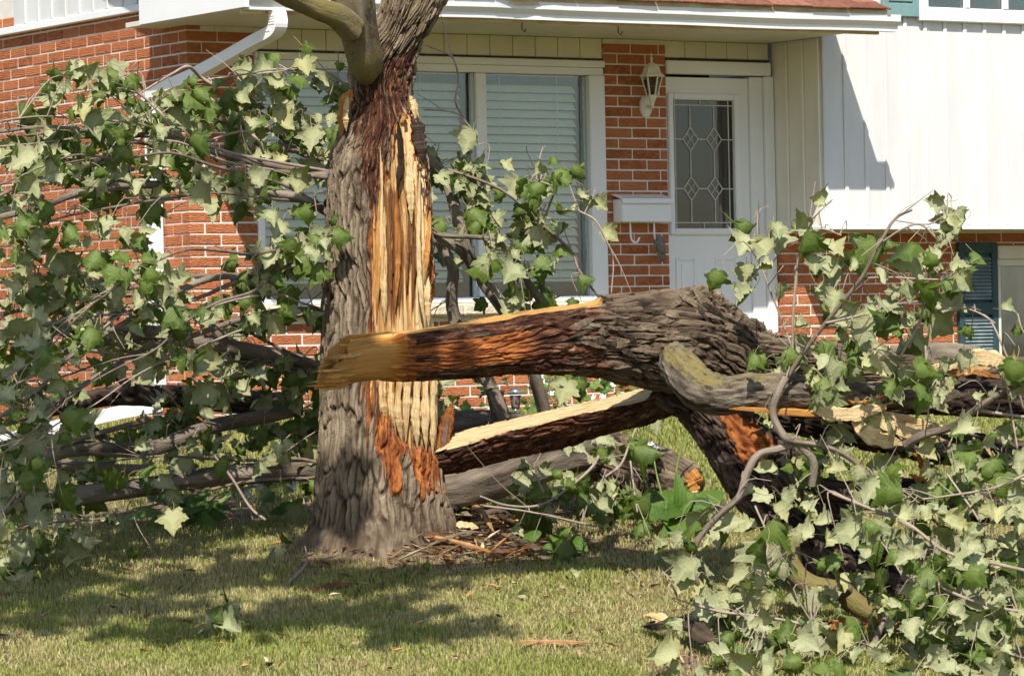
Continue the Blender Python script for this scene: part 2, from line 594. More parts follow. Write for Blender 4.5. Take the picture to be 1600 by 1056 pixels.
# picture window
win = hpart(MB().box(tw0 + 0.003, tw1 - 0.003, -0.025, 0.11, z_f - 0.06, z_f - 0.016, 0.006)
            .box(tw0 + 0.003, tw1 - 0.003, 0.0, 0.10, z_f - 0.11, z_f - 0.061, 0.005)
            .box(tw1 - 0.125, tw1 - 0.003, -0.02, 0.11, z_wb + 0.005, z_f - 0.111, 0.008)
            .box(tw0 + 0.003, tw0 + 0.05, -0.02, 0.11, z_wb + 0.005, z_f - 0.111, 0.008)
            .box(tw0 + 0.003, tw1 - 0.003, -0.03, 0.11, z_wb - 0.035, z_wb + 0.004, 0.008), 'picture_window', M_WHITE)
tm0, tm1 = T_(747), T_(763)
hpart(MB().box(tm0, tm1, -0.005, 0.10, z_wb + 0.006, z_f - 0.112, 0.006), 'mullion', M_WHITE, win)
M_SASH = soft_mat('grey_green_sash', (0.50, 0.57, 0.55), (0.44, 0.51, 0.50), 2, 0.5, 0.3)
for a, b_ in ((T_(735), tm0 - 0.002), (T_(918), tw1 - 0.127)):
    hpart(MB().box(a + 0.03, b_, 0.02, 0.048, z_wb + 0.007, z_f - 0.113, 0.004), 'sash', M_SASH, win)
for a, b_ in ((tw0 + 0.052, tm0 - 0.003), (tm1 + 0.003, tw1 - 0.128)):
    hpart(MB().box(a, b_, 0.05, 0.056, z_wb + 0.008, z_f - 0.114), 'pane', M_GLASS, win)
for a in (tm0 + .004, tw1 - .127):
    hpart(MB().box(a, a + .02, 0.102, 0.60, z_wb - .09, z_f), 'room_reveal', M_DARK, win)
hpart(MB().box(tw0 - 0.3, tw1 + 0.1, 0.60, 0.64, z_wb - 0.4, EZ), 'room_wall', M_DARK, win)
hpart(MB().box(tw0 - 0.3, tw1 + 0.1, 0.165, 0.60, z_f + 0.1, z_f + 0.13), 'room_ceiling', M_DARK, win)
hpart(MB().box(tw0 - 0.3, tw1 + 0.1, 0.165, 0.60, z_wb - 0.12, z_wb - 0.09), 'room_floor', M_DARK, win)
sill = MB()
for i in range(9):
    a = tw0 - 0.02 + i * (tw1 - tw0 + 0.04) / 9
    b_ = tw0 - 0.02 + (i + 1) * (tw1 - tw0 + 0.04) / 9
    sill.box(a + 0.002, b_ - 0.002, -0.07 - 0.012 * R.random(), 0.12, z_wb - 0.108 - 0.008 * R.random(), z_wb - 0.036, 0.014)
hpart(sill, 'window_sill', M_STONE)
for name_lab, a, b_ in (('pale venetian blind behind the left pane of the picture window', tw0 + 0.06, T_(736)),
                        ('pale venetian blind behind the right pane, nearest the brick pier', tm1 + 0.02, T_(917))):
    bl = thing('venetian_blind', name_lab, 'blind', HW((a + b_) / 2, 0.13, z_wb + 0.12), TH, 'blinds in the picture window')
    hb_ = (b_ - a) / 2
    z_lo, z_hi = 0.03, z_f - 0.12 - z_wb - 0.12
    ns = int((z_hi - z_lo) / 0.0545)
    sm = MB().extrude([(-0.019, -0.022), (0.0, 0.004), (0.019, 0.024), (0.021, 0.024), (0.002, 0.001), (-0.017, -0.024)],
                      [lambda x, y: (-hb_, x, y), lambda x, y: (hb_, x, y)])
    first = None
    for i in range(ns):
        if first is None:
            first = sm.build('slat', M_BLIND, bl)
            o = first
        else:
            o = first.copy(); COL.objects.link(o)
        o.location = (R.uniform(-.002, .002), 0, z_lo + i * 0.0545)
        o.rotation_euler = (R.uniform(-.05, .05), R.uniform(-.0015, .0015), 0)
    MB().box(-hb_, hb_, -0.014, 0.014, z_lo - 0.05, z_lo - 0.03, 0.004).build('bottom_rail', M_BLIND, bl)
    MB().box(-hb_, hb_, -0.02, 0.02, z_hi + 0.004, z_hi + 0.045, 0.004).build('head_rail', M_BLIND, bl)
    for x in (-hb_ * 0.6, hb_ * 0.6):
        MB().box(x - 0.0015, x + 0.0015, -0.026, -0.024, z_lo - 0.03, z_hi).build('cord', M_BLIND, bl)

# front door
zd_h = Z_(1120, 93)
zt_slab = Z_(1100, 121)
hpart(MB().box(tp1 - 0.002, T_(1206), -0.02, 0.08, Z_(1120, 117), zd_h - 0.016, 0.006), 'door_header', M_WHITE)
tj0, tj1 = T_(1178), T_(1198)
hpart(MB().box(tj0 + 0.002, tj1, 0.025, 0.11, Z0, Z_(1120, 119), 0.005).box(tj1 + 0.001, T_(1212), -0.005, 0.11, Z0, Z_(1120, 118), 0.006), 'door_frame', M_WHITE)
tdl, tdr = tp1 + 0.002, tj0
tg0, tg1 = T_(1053, -0.05), T_(1148, -0.05)
zg0, zg1 = Z_(1100, 357, -0.05), Z_(1100, 157, -0.05)
door = hpart(MB().box(tdl, tg0, 0.05, 0.09, Z0, zt_slab).box(tg1, tdr, 0.05, 0.09, Z0, zt_slab)
             .box(tg0 + .0005, tg1 - .0005, 0.05, 0.09, zg1, zt_slab).box(tg0 + .0005, tg1 - .0005, 0.05, 0.09, Z0, zg0), 'front_door', M_WHITE)
mo = 0.045
hpart(MB().box(tg0 - mo, tg0, 0.03, 0.052, zg0 - mo, zg1 + mo, 0.008).box(tg1, tg1 + mo, 0.03, 0.052, zg0 - mo, zg1 + mo, 0.008)
      .box(tg0, tg1, 0.03, 0.052, zg1, zg1 + mo, 0.008).box(tg0, tg1, 0.03, 0.052, zg0 - mo, zg0, 0.008), 'glass_frame', M_WHITE, door)
hpart(MB().box(tg0, tg1, 0.064, 0.070, zg0, zg1), 'pane', M_DGLASS, door)
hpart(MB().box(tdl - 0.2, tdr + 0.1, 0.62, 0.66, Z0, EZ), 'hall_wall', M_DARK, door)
M_HALL = soft_mat('hall_grey', (0.16, 0.15, 0.135), (0.12, 0.11, 0.10), 2, 0.8, 0.2)
hpart(MB().box(tg0 + (tg1 - tg0) * 0.52, tg0 + (tg1 - tg0) * 0.62, 0.50, 0.52, Z0, EZ - 0.1), 'hall_door_edge', M_HALL, door)
for u0, u1 in ((1060, 1092), (1122, 1156)):
    a, b_ = T_(u0), T_(u1)
    za, zb_ = Z_(1100, 560), Z_(1100, 402)
    hpart(MB().box(a, a + .02, 0.042, 0.051, za, zb_, .004).box(b_ - .02, b_, 0.042, 0.051, za, zb_, .004)
          .box(a + .0205, b_ - .0205, 0.042, 0.051, zb_ - .02, zb_, .004).box(a + .0205, b_ - .0205, 0.042, 0.051, za, za + .02, .004)
          .box(a + .045, b_ - .045, 0.044, 0.051, za + .045, zb_ - .045, .005), 'door_panel', M_WHITE, door)
# lead cames, set out on the pane
def came(pts, rad=0.0045):
    MBx = MB()
    for a, b_ in pts:
        A = (tg0 + (tg1 - tg0) * a[0], 0.061, zg1 + (zg0 - zg1) * a[1])
        B = (tg0 + (tg1 - tg0) * b_[0], 0.061, zg1 + (zg0 - zg1) * b_[1])
        MBx.tube([A, B], rad, 5)
    hpart(MBx, 'lead_came', M_LEAD, door)
came([((0.05, 0), (0.05, 1))]); came([((0.93, 0), (0.93, 1))])
came([((0, 0.04), (1, 0.04))]); came([((0, 0.955), (1, 0.955))]); came([((0.47, 0), (0.47, 0.04))]); came([((0.5, 0.955), (0.5, 1))])
yu, yl = 0.305, 0.69
for y in (yu, yl):
    came([((0, y), (0.175, y))]); came([((0.425, y), (0.565, y))]); came([((0.815, y), (1, y))])
for x in (0.30, 0.69):
    came([((x, 0.04), (x, yu - 0.09))]); came([((x, yu + 0.09), (x, yl - 0.09))]); came([((x, yl + 0.09), (x, 0.955))])
    for y in (yu, yl):
        dx, dy = 0.125, 0.09
        came([((x - dx, y), (x, y - dy)), ((x, y - dy), (x + dx, y)), ((x + dx, y), (x, y + dy)), ((x, y + dy), (x - dx, y))])
        came([((x - dx / 2, y - dy / 2), (x + dx / 2, y + dy / 2)), ((x - dx / 2, y + dy / 2), (x + dx / 2, y - dy / 2))], 0.003)

# upper wing with vertical siding
M_CSIDE = soft_mat('cream_siding', (0.86, 0.84, 0.75), (0.78, 0.755, 0.66), 2.2, 0.5, 0.35)
NP = int((TEND - t_s) / 0.172)
ztop = EZ + 1.4
pm = None
for i in range(NP):
    if pm is None:
        pm = hpart(MB().box(0.0, 0.171, 0, 0.02, z_sb + 0.012, ztop).box(-0.012, 0.020, -0.014, 0.0005, z_sb + 0.013, ztop - .001, 0.005), 'siding_board', M_SIDING)
        o = pm
    else:
        o = pm.copy(); COL.objects.link(o)
    o.location = (t_s + 0.014 + i * 0.172, -S_OFF, 0)
for i in range(3):
    w = -S_OFF + 0.02 + i * 0.175
    hpart(MB().box(t_s, t_s + 0.02, w, w + 0.172, z_sb + 0.012, EZ).box(t_s - 0.012, t_s + 0.0005, w - 0.002, w + 0.028, z_sb + 0.013, EZ - .001, 0.005), 'siding_board', M_CSIDE)
hpart(MB().box(t_s - 0.016, TEND, -S_OFF - 0.022, -S_OFF + 0.03, z_sb - 0.018, z_sb + 0.011, 0.005)
      .box(t_s - 0.016, t_s + 0.03, -S_OFF + 0.031, 0.02, z_sb - 0.018, z_sb + 0.011, 0.005), 'siding_trim', M_WHITE)
hpart(MB().box(t_s + 0.021, TEND, -S_OFF + 0.031, 0.10, z_sb - 0.002, z_sb + 0.03), 'overhang_soffit', M_SOFFIT)
hpart(MB().box(t_s + 0.021, TEND, -S_OFF + 0.021, 2.0, z_sb + 0.031, ztop - 0.05), 'wing_body', M_SIDING)
# upper window and shutter on the wing
tu0 = T_(1441, S_OFF + .03); zu = Z_(1520, 36, S_OFF + .03)
uw = hpart(MB().box(tu0, tu0 + 0.075, -S_OFF - 0.05, -S_OFF - 0.001, zu, zu + 1.1, .006).box(tu0 + 0.0755, TEND, -S_OFF - 0.05, -S_OFF - 0.001, zu, zu + 0.055, .006)
           .box(tu0 + 0.08, TEND, -S_OFF - 0.04, -S_OFF - 0.001, zu + 0.056, zu + 0.095, .005), 'upper_window', M_WHITE)
for u in (1512, 1572):
    a = T_(u, S_OFF + .03)
    hpart(MB().box(a, a + 0.045, -S_OFF - 0.045, -S_OFF - 0.001, zu + 0.096, zu + 1.1, .004), 'mullion', M_WHITE, uw)
hpart(MB().box(tu0 + 0.08, TEND, -S_OFF - 0.022, -S_OFF - 0.016, zu + 0.097, zu + 1.1), 'pane', M_GLASS, uw)
hpart(MB().box(tu0 + 0.08, TEND, -S_OFF - 0.0155, -S_OFF - 0.0145, zu + 0.097, zu + 1.1), 'dark_screen', M_HALL, uw)
ts0 = T_(1384, S_OFF + .03)
zs_ = Z_(1420, 27, S_OFF + .03)
us = hpart(MB().box(ts0, ts0 + .05, -S_OFF - 0.045, -S_OFF - 0.0145, zs_, zs_ + 1.1, .004).box(tu0 - .055, tu0 - .005, -S_OFF - 0.045, -S_OFF - 0.0145, zs_, zs_ + 1.1, .004)
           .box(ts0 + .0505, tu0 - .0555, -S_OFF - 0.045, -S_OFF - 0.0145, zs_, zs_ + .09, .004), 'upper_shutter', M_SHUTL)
for i in range(6):
    z = zs_ + 0.10 + i * 0.045
    hpart(MB().box(ts0 + .0505, tu0 - .0555, -S_OFF - 0.040, -S_OFF - 0.020, z, z + .036, .004), 'slat', M_SHUTL, us)
# lower window and its louvred shutter
t0_, t1_ = T_(1491, BR), T_(1551, BR)
zl0, zl1 = Z_(1520, 560, BR), Z_(1520, 379, BR)
wq = -BR - 0.001
ls = hpart(MB().box(t0_, t0_ + .045, wq - .04, wq, zl0, zl1, .004).box(t1_ - .05, t1_, wq - .04, wq, zl0, zl1, .004)
           .box(t0_ + .0455, t1_ - .0505, wq - .04, wq, zl1 - .075, zl1, .004).box(t0_ + .0455, t1_ - .0505, wq - .04, wq, zl0, zl0 + .06, .004)
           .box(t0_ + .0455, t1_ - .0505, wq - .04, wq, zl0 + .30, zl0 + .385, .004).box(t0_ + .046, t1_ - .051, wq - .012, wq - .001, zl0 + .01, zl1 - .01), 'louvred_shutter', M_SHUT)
slat_m = None
zz = zl0 + 0.075
while zz < zl1 - 0.09:
    if not (zl0 + .285 < zz < zl0 + .395):
        if slat_m is None:
            slat_m = hpart(MB().extrude([(-0.036, -0.012), (-0.030, -0.012), (-0.012, 0.012), (-0.018, 0.012)],
                                        [lambda x, y: (t0_ + .046, wq + x, y), lambda x, y: (t1_ - .051, wq + x, y)]), 'slat', M_SLAT, ls)
            o = slat_m
        else:
            o = slat_m.copy(); COL.objects.link(o)
        o.location.z = zz
    zz += 0.0245
lw = hpart(MB().box(t1_ + .003, TEND, -BR - .05, -BR - .001, Z_(1580, 405, BR), Z_(1580, 384, BR), .006)
           .box(t1_ + .003, TEND, -BR - .035, -BR - .001, Z_(1580, 416, BR), Z_(1580, 405, BR) - .001, .005)
           .box(t1_ + .003, t1_ + .025, -BR - .04, -BR - .001, zl0, Z_(1580, 416, BR) - .001, .004), 'basement_window', soft_mat('ivory_frame', (0.66, 0.64, 0.54), (0.60, 0.57, 0.47), 3, .55))
hpart(MB().box(t1_ + .026, TEND, -BR - .012, -BR - .008, zl0, Z_(1580, 416, BR) - .002), 'pane', M_GLASS, lw)
M_CURT = soft_mat('grey_curtain', (0.20, 0.20, 0.19), (0.10, 0.10, 0.10), 5, 0.9, 0.1, stretch=(3, 3, 0.3))
hpart(MB().box(t1_ + .026, TEND, -BR - .007, -BR - .003, zl0, Z_(1580, 416, BR) - .003), 'curtain', M_CURT, lw)

# siding over the left wall
for i in range(12):
    w = -0.02 + i * 0.195
    hpart(MB().box(-0.03, 0.0, w, w + 0.193, z_L + 0.03, z_L + 1.5).box(-0.042, -0.0305, w, w + 0.028, z_L + 0.031, z_L + 1.499, .004), 'siding_board', M_SIDING)
hpart(MB().box(-0.045, 0.0, -0.03, W_END, z_L - 0.02, z_L + 0.029, .006), 'siding_trim', M_WHITE)

# eaves: return fascia, rake board, roof, shingles, gutter
PITCH = 0.36
w_be = 0.06
hpart(MB().extrude([(-1.25, EZ), (w_be, EZ), (w_be, EZ + 0.75), (-1.25, EZ + 0.12)],
                   [lambda x, y: (T_R - 0.012, x, y), lambda x, y: (T_R + 0.018, x, y)]), 'return_fascia', M_WHITE)
hpart(MB().extrude([(w_be + .001, EZ + 0.60), (4.5, EZ + 0.60 + 4.44 * PITCH), (4.5, EZ + 0.82 + 4.44 * PITCH), (w_be + .001, EZ + 0.82)],
                   [lambda x, y: (T_R - 0.012, x, y), lambda x, y: (T_R + 0.018, x, y)]), 'rake_board', M_WHITE)
def roof_pt(w, lift=0.0):
    return EZ + 0.125 + (w + 1.25) * PITCH + lift
hpart(MB().extrude([(-1.24, roof_pt(-1.24) - .03), (5.0, roof_pt(5.0) - .03), (5.0, roof_pt(5.0)), (-1.24, roof_pt(-1.24))],
                   [lambda x, y: (T_R - 0.02, x, y), lambda x, y: (t_s - .02, x, y)]), 'roof', M_SHINGLE)
roof2 = hpart(MB().extrude([(-1.24, roof_pt(-1.24) - .03), (-S_OFF - .002, roof_pt(-S_OFF) - .03), (-S_OFF - .002, roof_pt(-S_OFF)), (-1.24, roof_pt(-1.24))],
                           [lambda x, y: (t_s - .019, x, y), lambda x, y: (T_RR - .01, x, y)]), 'porch_roof', M_SHINGLE)
shm = None
ang = math.atan(PITCH)
for rw in range(5):
    w = -1.30 + rw * 0.135
    t = T_(640, 1.25) + (0.15 if rw % 2 else 0)
    while t < T_RR - 0.02:
        l = min(0.30, T_RR - t)
        if l > 0.28:
            if shm is None:
                shm = MB().box(0.002, 0.298, 0, 0.20, 0.002, 0.014, 0.003)
                shm = hpart(shm, 'shingle', M_SHINGLE, roof2)
                o = shm
            else:
                o = shm.copy(); COL.objects.link(o)
        else:
            o = hpart(MB().box(0.002, l, 0, 0.20, 0.002, 0.014, 0.003), 'shingle', M_SHINGLE, roof2)
        o.location = (t, w, roof_pt(w, 0.004 + 0.006 * R.random()))
        o.rotation_euler = (ang - 0.03 + R.uniform(-.015, .02), R.uniform(-.008, .008), R.uniform(-.01, .01))
        t += 0.30
hpart(MB().box(T_R + .02, T_GR - 0.10, -1.165, -1.14, EZ - 0.03, EZ + 0.10), 'fascia_board', M_RUST)
hpart(MB().box(T_(700, 1.2), T_RR, -1.26, -1.235, roof_pt(-1.25) - .055, roof_pt(-1.25) - .004), 'roof_edge_board', M_RUST)
# K-style gutter, dented along its length
gp = [(0.0, 0.105), (0.0, 0.0), (0.062, 0.0), (0.066, 0.03), (0.098, 0.062), (0.104, 0.105), (0.096, 0.105), (0.090, 0.066), (0.056, 0.033), (0.052, 0.008), (0.008, 0.008), (0.008, 0.105)]
gt = np.linspace(T_R + 0.02, T_GR, 60)
gz = Z_(1400, 50, OFF_G - 0.04)
gv, gf = [], []
for i, t in enumerate(gt):
    dent = 0.012 * (float(fbm(t * 2.3, 3.0, 0, 9, 3)) - 0.5) + 0.02 * math.exp(-((t - T_(815, 1.2)) / 0.12) ** 2)
    sag = 0.03 * (float(fbm(t * 0.7, 1.0, 0, 4, 2)) - 0.5)
    gv += [(t, -(1.168 + x * (1 - dent * 4) - (dent if x > .05 else 0)), gz + y + sag * (1 if x > .01 else .6)) for x, y in gp]
n = len(gp)
for k in range(len(gt) - 1):
    for i in range(n):
        j = (i + 1) % n
        gf.append((k * n + i, (k + 1) * n + i, (k + 1) * n + j, k * n + j))
gut = MB().add(gv, gf)
gut.f.append(tuple(range(n)))
gut.add([gv[-n + i] for i in range(6)], [(0, 1, 2, 3, 4, 5)])
gut.add([gv[i] for i in range(6)], [(5, 4, 3, 2, 1, 0)])
hpart(gut, 'gutter', M_WHITE)
for t in (T_(800, 0.8), T_(964, 0.9)):
    hpart(MB().tube([(t, -0.95, EZ), (t, -0.95, EZ - .05), (t + .02, -0.95, EZ - .065), (t + .03, -0.95, EZ - .045)], 0.004, 5), 'soffit_hook', M_GAP)

# downspout
def rect_sweep(pts, hw, hd, ridges=0.0):
    pts = spline(pts, 60)
    T, E1, E2 = frames(pts)
    vs, fs = [], []
    prof = [(-hw, -hd), (hw, -hd), (hw, hd), (-hw, hd)]
    for i, p in enumerate(pts):
        for x, y in prof:
            vs.append(p + E1[i] * x + E2[i] * y)
    for k in range(len(pts) - 1):
        for i in range(4):
            j = (i + 1) % 4
            fs.append((k * 4 + i, k * 4 + j, (k + 1) * 4 + j, (k + 1) * 4 + i))
    fs += [(3, 2, 1, 0), tuple(len(vs) - 4 + i for i in range(4))]
    return MB().add(vs, fs)
tdn = T_(437, 1.2)
wv_, _z = hL(238, 170, -0.06)
zel = hL(236, 150, -0.06)[1]
A = np.array((tdn, -1.21, gz + .01)); B = np.array((-0.06, wv_, zel))
up1 = np.array((tdn, -1.21, gz - 0.10)); d1 = A + (B - A) * 0.18 + np.array((0, 0, -0.10))
ds = hpart(rect_sweep([A, up1, d1, A + (B - A) * 0.6 + np.array((0, 0, -0.06)), B, B + np.array((0, 0.0, -0.12)), B + np.array((0, 0, -0.4))], 0.040, 0.034), 'downspout', M_WHITE)
zbot = hL(240, 612, -0.06)[1]
hpart(rect_sweep([B + np.array((0, 0, -0.38)), B + np.array((0, 0, -0.9)), np.array((-0.06, wv_, zbot))], 0.041, 0.035), 'downspout', M_WHITE)
for q in range(7):
    c = A + (up1 - A) * (0.35 + q * 0.14) if q < 4 else up1 + (d1 - up1) * ((q - 3) * 0.2)
    hpart(MB().box(c[0] - .043, c[0] + .043, c[1] - .040, c[1] + .037, c[2] - .006, c[2] + .006, .003), 'elbow_rib', M_WHITE, ds)
# run-off extension lying on the ground
e0 = P(246, 633, 24.25); e1 = P(150, 652, 23.95); e2 = P(40, 680, 23.6); e3 = P(-40, 705, 23.4)
ex = rect_sweep([e0, e1, e2, e3], 0.05, 0.035)
ext = ex.build('downspout_extension', M_WHITE, None)
tag(ext, 'white rectangular drain pipe running from the downspout over the bed', 'drain pipe')

# lantern on the pier
ln_c = HW(*[T_(1022, 0.14), -0.14, 0])
zc = lambda v: Z_(1022, v, 0.14)
M_LAMP = soft_mat('cream_lamp_paint', (0.82, 0.79, 0.68), (0.74, 0.71, 0.60), 8, 0.5, 0.35)
M_LGLASS = make_glass('lamp_glass', (0.55, 0.55, 0.52), 0.10)
lan = thing('wall_lantern', 'cream carriage lantern on the brick pier beside the front door', 'lantern', HW(T_(1010), 0, zc(165)), TH)
lt, lw_, lz = T_(1010), 0.0, zc(165)
cx, cy = T_(1022, 0.14) - lt, -0.14
def hexring(r, z, n=6, rot=math.pi / 6):
    return [(cx + r * math.cos(rot + i * 2 * math.pi / n), cy + r * math.sin(rot + i * 2 * math.pi / n), z) for i in range(n)]
def hexloft(levels):
    m = MB()
    vs = []
    for r, z in levels:
        vs += hexring(r, z)
    fs = []
    for k in range(len(levels) - 1):
        for i in range(6):
            j = (i + 1) % 6
            fs.append((k * 6 + i, k * 6 + j, (k + 1) * 6 + j, (k + 1) * 6 + i))
    fs += [tuple(range(6))[::-1], tuple((len(levels) - 1) * 6 + i for i in range(6))]
    return m.add(vs, fs)
q = lambda v: zc(v) - lz
oct_ = [(0.052 * math.cos(math.pi / 8 + i * math.pi / 4) * (0.9), 0.078 * math.sin(math.pi / 8 + i * math.pi / 4)) for i in range(8)]
MB().extrude(oct_, [lambda x, y: (x, 0.0, y), lambda x, y: (x, -0.02, y), lambda x, y: (x * .7, -0.032, y * .8)]).build('back_plate', M_LAMP, lan)
MB().tube(spline([(0, -0.025, 0), (0, -0.09, -0.01), (cx * .7, -.12, .0), (cx, cy, q(160) + .02)], 8), 0.011, 8).build('arm', M_LAMP, lan)
hexloft([(0.010, q(166)), (0.016, q(160)), (0.024, q(155)), (0.030, q(152)), (0.034, q(149))]).build('base_cup', M_LAMP, lan)
hexloft([(0.033, q(149)), (0.064, q(122))]).build('glazing', M_LGLASS, lan)
for i in range(6):
    a = hexring(0.034, q(149))[i]; b_ = hexring(0.066, q(121))[i]
    MB().tube([a, b_], 0.0055, 5).build('rib', M_LAMP, lan)
hexloft([(0.078, q(121)), (0.080, q(118.5)), (0.060, q(114)), (0.052, q(106)), (0.030, q(101)), (0.016, q(99))]).build('roof_cap', M_LAMP, lan)
hexloft([(0.010, q(99)), (0.006, q(96)), (0.011, q(93)), (0.006, q(90)), (0.002, q(83))]).build('finial', M_LAMP, lan)

# mailbox, and the glove on its hook
mt0, mt1 = T_(973, 0.12), T_(1050, 0.12)
mz0, mz1 = Z_(1010, 347, 0.12), Z_(1010, 311, 0.12)
mbx = thing('mailbox', 'white wall mailbox with newspaper hooks on the brick pier', 'mailbox', HW(mt0, 0, mz0), TH)
Lm, Hm = mt1 - mt0, mz1 - mz0
MB().box(0, Lm, -0.115, -0.001, 0, Hm, .006).build('body', M_WHITE, mbx)
MB().extrude([(-0.135, Hm - .028), (-0.125, Hm - .028), (-0.12, Hm - .004), (-0.001, Hm + .03), (-0.001, Hm + .036), (-0.128, Hm + .002)],
             [lambda x, y: (-0.008, x, y), lambda x, y: (Lm + .008, x, y)]).build('lid', M_WHITE, mbx)
for x in (0.095, 0.285):
    MB().tube(spline([(x, -.06, 0.001), (x, -.065, -.09), (x + .012, -.07, -.125), (x + .03, -.09, -.13), (x + .045, -.10, -.10)], 14), 0.007, 6).build('hook', M_WHITE, mbx)
M_GLOVE = soft_mat('grey_glove_cloth', (0.14, 0.13, 0.12), (0.22, 0.21, 0.20), 40, 0.95, 0.1, 0.004, 90)
gl_ = MB()
gt_, gz_ = T_(1031, 0.10), Z_(1031, 372, 0.10)
gw = lambda x, z: HW(gt_ + x, -0.10, gz_ + z)
gl_.tube([gw(-.005, .012), gw(-.01, -.02), gw(-.004, -.06), gw(.004, -.10)], [0.02, 0.034, 0.034, 0.024], 10)
for i, (x, l) in enumerate(((-.022, .135), (-.004, .16), (.012, .155), (.026, .12))):
    gl_.tube([gw(x * .6, -.07), gw(x * .9 + .002, -.11), gw(x + .004, -l)], [.013, .011, .007], 7)
gl_.tube([gw(-.025, -.02), gw(-.045, -.04), gw(-.047, -.07)], [.014, .012, .007], 7)
glo = mesh_obj('glove', np.array(gl_.v), gl_.f, M_GLOVE, None, True)
tag(glo, 'dark grey work glove hanging from the mailbox hook', 'glove')
BARE = [((690, 845), (150, 50), 1.0), ((790, 850), (140, 42), .95), ((960, 850), (110, 36), .7), ((850, 790), (180, 40), .8), ((600, 870), (90, 40), .7), ((480, 850), (80, 30), .6), ((300, 800), (170, 36), .9), ((330, 840), (160, 14), .4),
        ((1060, 1040), (60, 30), .9), ((100, 780), (140, 50), .8), ((560, 800), (110, 60), 1.0), ((1050, 840), (100, 30), .5), ((640, 820), (80, 40), .9), ((1110, 1050), (60, 20), .6), ((230, 690), (260, 30), .5), ((590, 850), (150, 50), 1.0), ((480, 880), (60, 26), .75)]
# ------------------------------------------------------------------ ground
def make_lawn_mat():
    k = NT('dry_lawn_soil')
    p = k.pos()
    n = k.noise(p, 2.2, 6, 0.6)
    n2 = k.noise(p, 26, 5, 0.65)
    col = k.ramp(k.math('ADD', k.math('MULTIPLY', n, 0.6), k.math('MULTIPLY', n2, 0.4)),
                 [(0.30, (0.075, 0.085, 0.022)), (0.48, (0.15, 0.135, 0.050)), (0.62, (0.26, 0.19, 0.095)), (0.8, (0.20, 0.13, 0.075))])
    so = k.math('ADD', k.attr('soil'), k.math('MULTIPLY', k.math('SUBTRACT', n2, 0.5), 0.8))
    scol = k.ramp(n2, [(0.3, (0.10, 0.066, 0.042)), (0.55, (0.24, 0.165, 0.11)), (0.75, (0.36, 0.26, 0.18))])
    col = k.mix(k.step(so, 0.35, 0.6), col, scol)
    k.bump(k.math('ADD', n2, k.math('MULTIPLY', k.noise(p, 160, 3), 0.5)), 0.02)
    return k.done(col, 0.95, 0.1)
M_LAWN = make_lawn_mat()
gx = np.concatenate([np.linspace(-300, -8, 14)[:-1], np.linspace(-8, -3.4, 16)[:-1], np.linspace(-3.4, 3.6, 200), np.linspace(3.6, 9, 18)[1:], np.linspace(9, 300, 14)[1:]])
gy = np.concatenate([np.linspace(-200, 10, 14)[:-1], np.linspace(10, 15.5, 16)[:-1], np.linspace(15.5, 26, 260), np.linspace(26, 60, 16)[1:], np.linspace(60, 600, 10)[1:]])
GX, GY = np.meshgrid(gx, gy)
GZ = ground_z(GX, GY) + 0.012 * (fbm(GX * 7, GY * 7, 0, 31, 3) - 0.5) - 0.004
ny, nx = GX.shape
ii = np.arange(nx * ny).reshape(ny, nx)
GF = np.stack([ii[:-1, :-1], ii[:-1, 1:], ii[1:, 1:], ii[1:, :-1]], -1).reshape(-1, 4)
gu, gv = proj(np.stack([GX, np.maximum(GY, 1.0), GZ], -1))
SOIL = np.zeros(GX.shape)
for (cu, cv), (ru, rv), st_ in BARE:
    SOIL = np.maximum(SOIL, st_ * np.exp(-(((gu - cu) / ru) ** 2 + ((gv - cv) / rv) ** 2) ** 1.5 * 1.2))
SOIL = np.where((GY > 15) & (GY < 26), SOIL, 0)
lawn = mesh_obj('lawn', np.stack([GX, GY, GZ], -1).reshape(-1, 3), GF, M_LAWN, None, True, {'soil': ('FLOAT', SOIL.ravel())})
lawn['kind'] = 'structure'
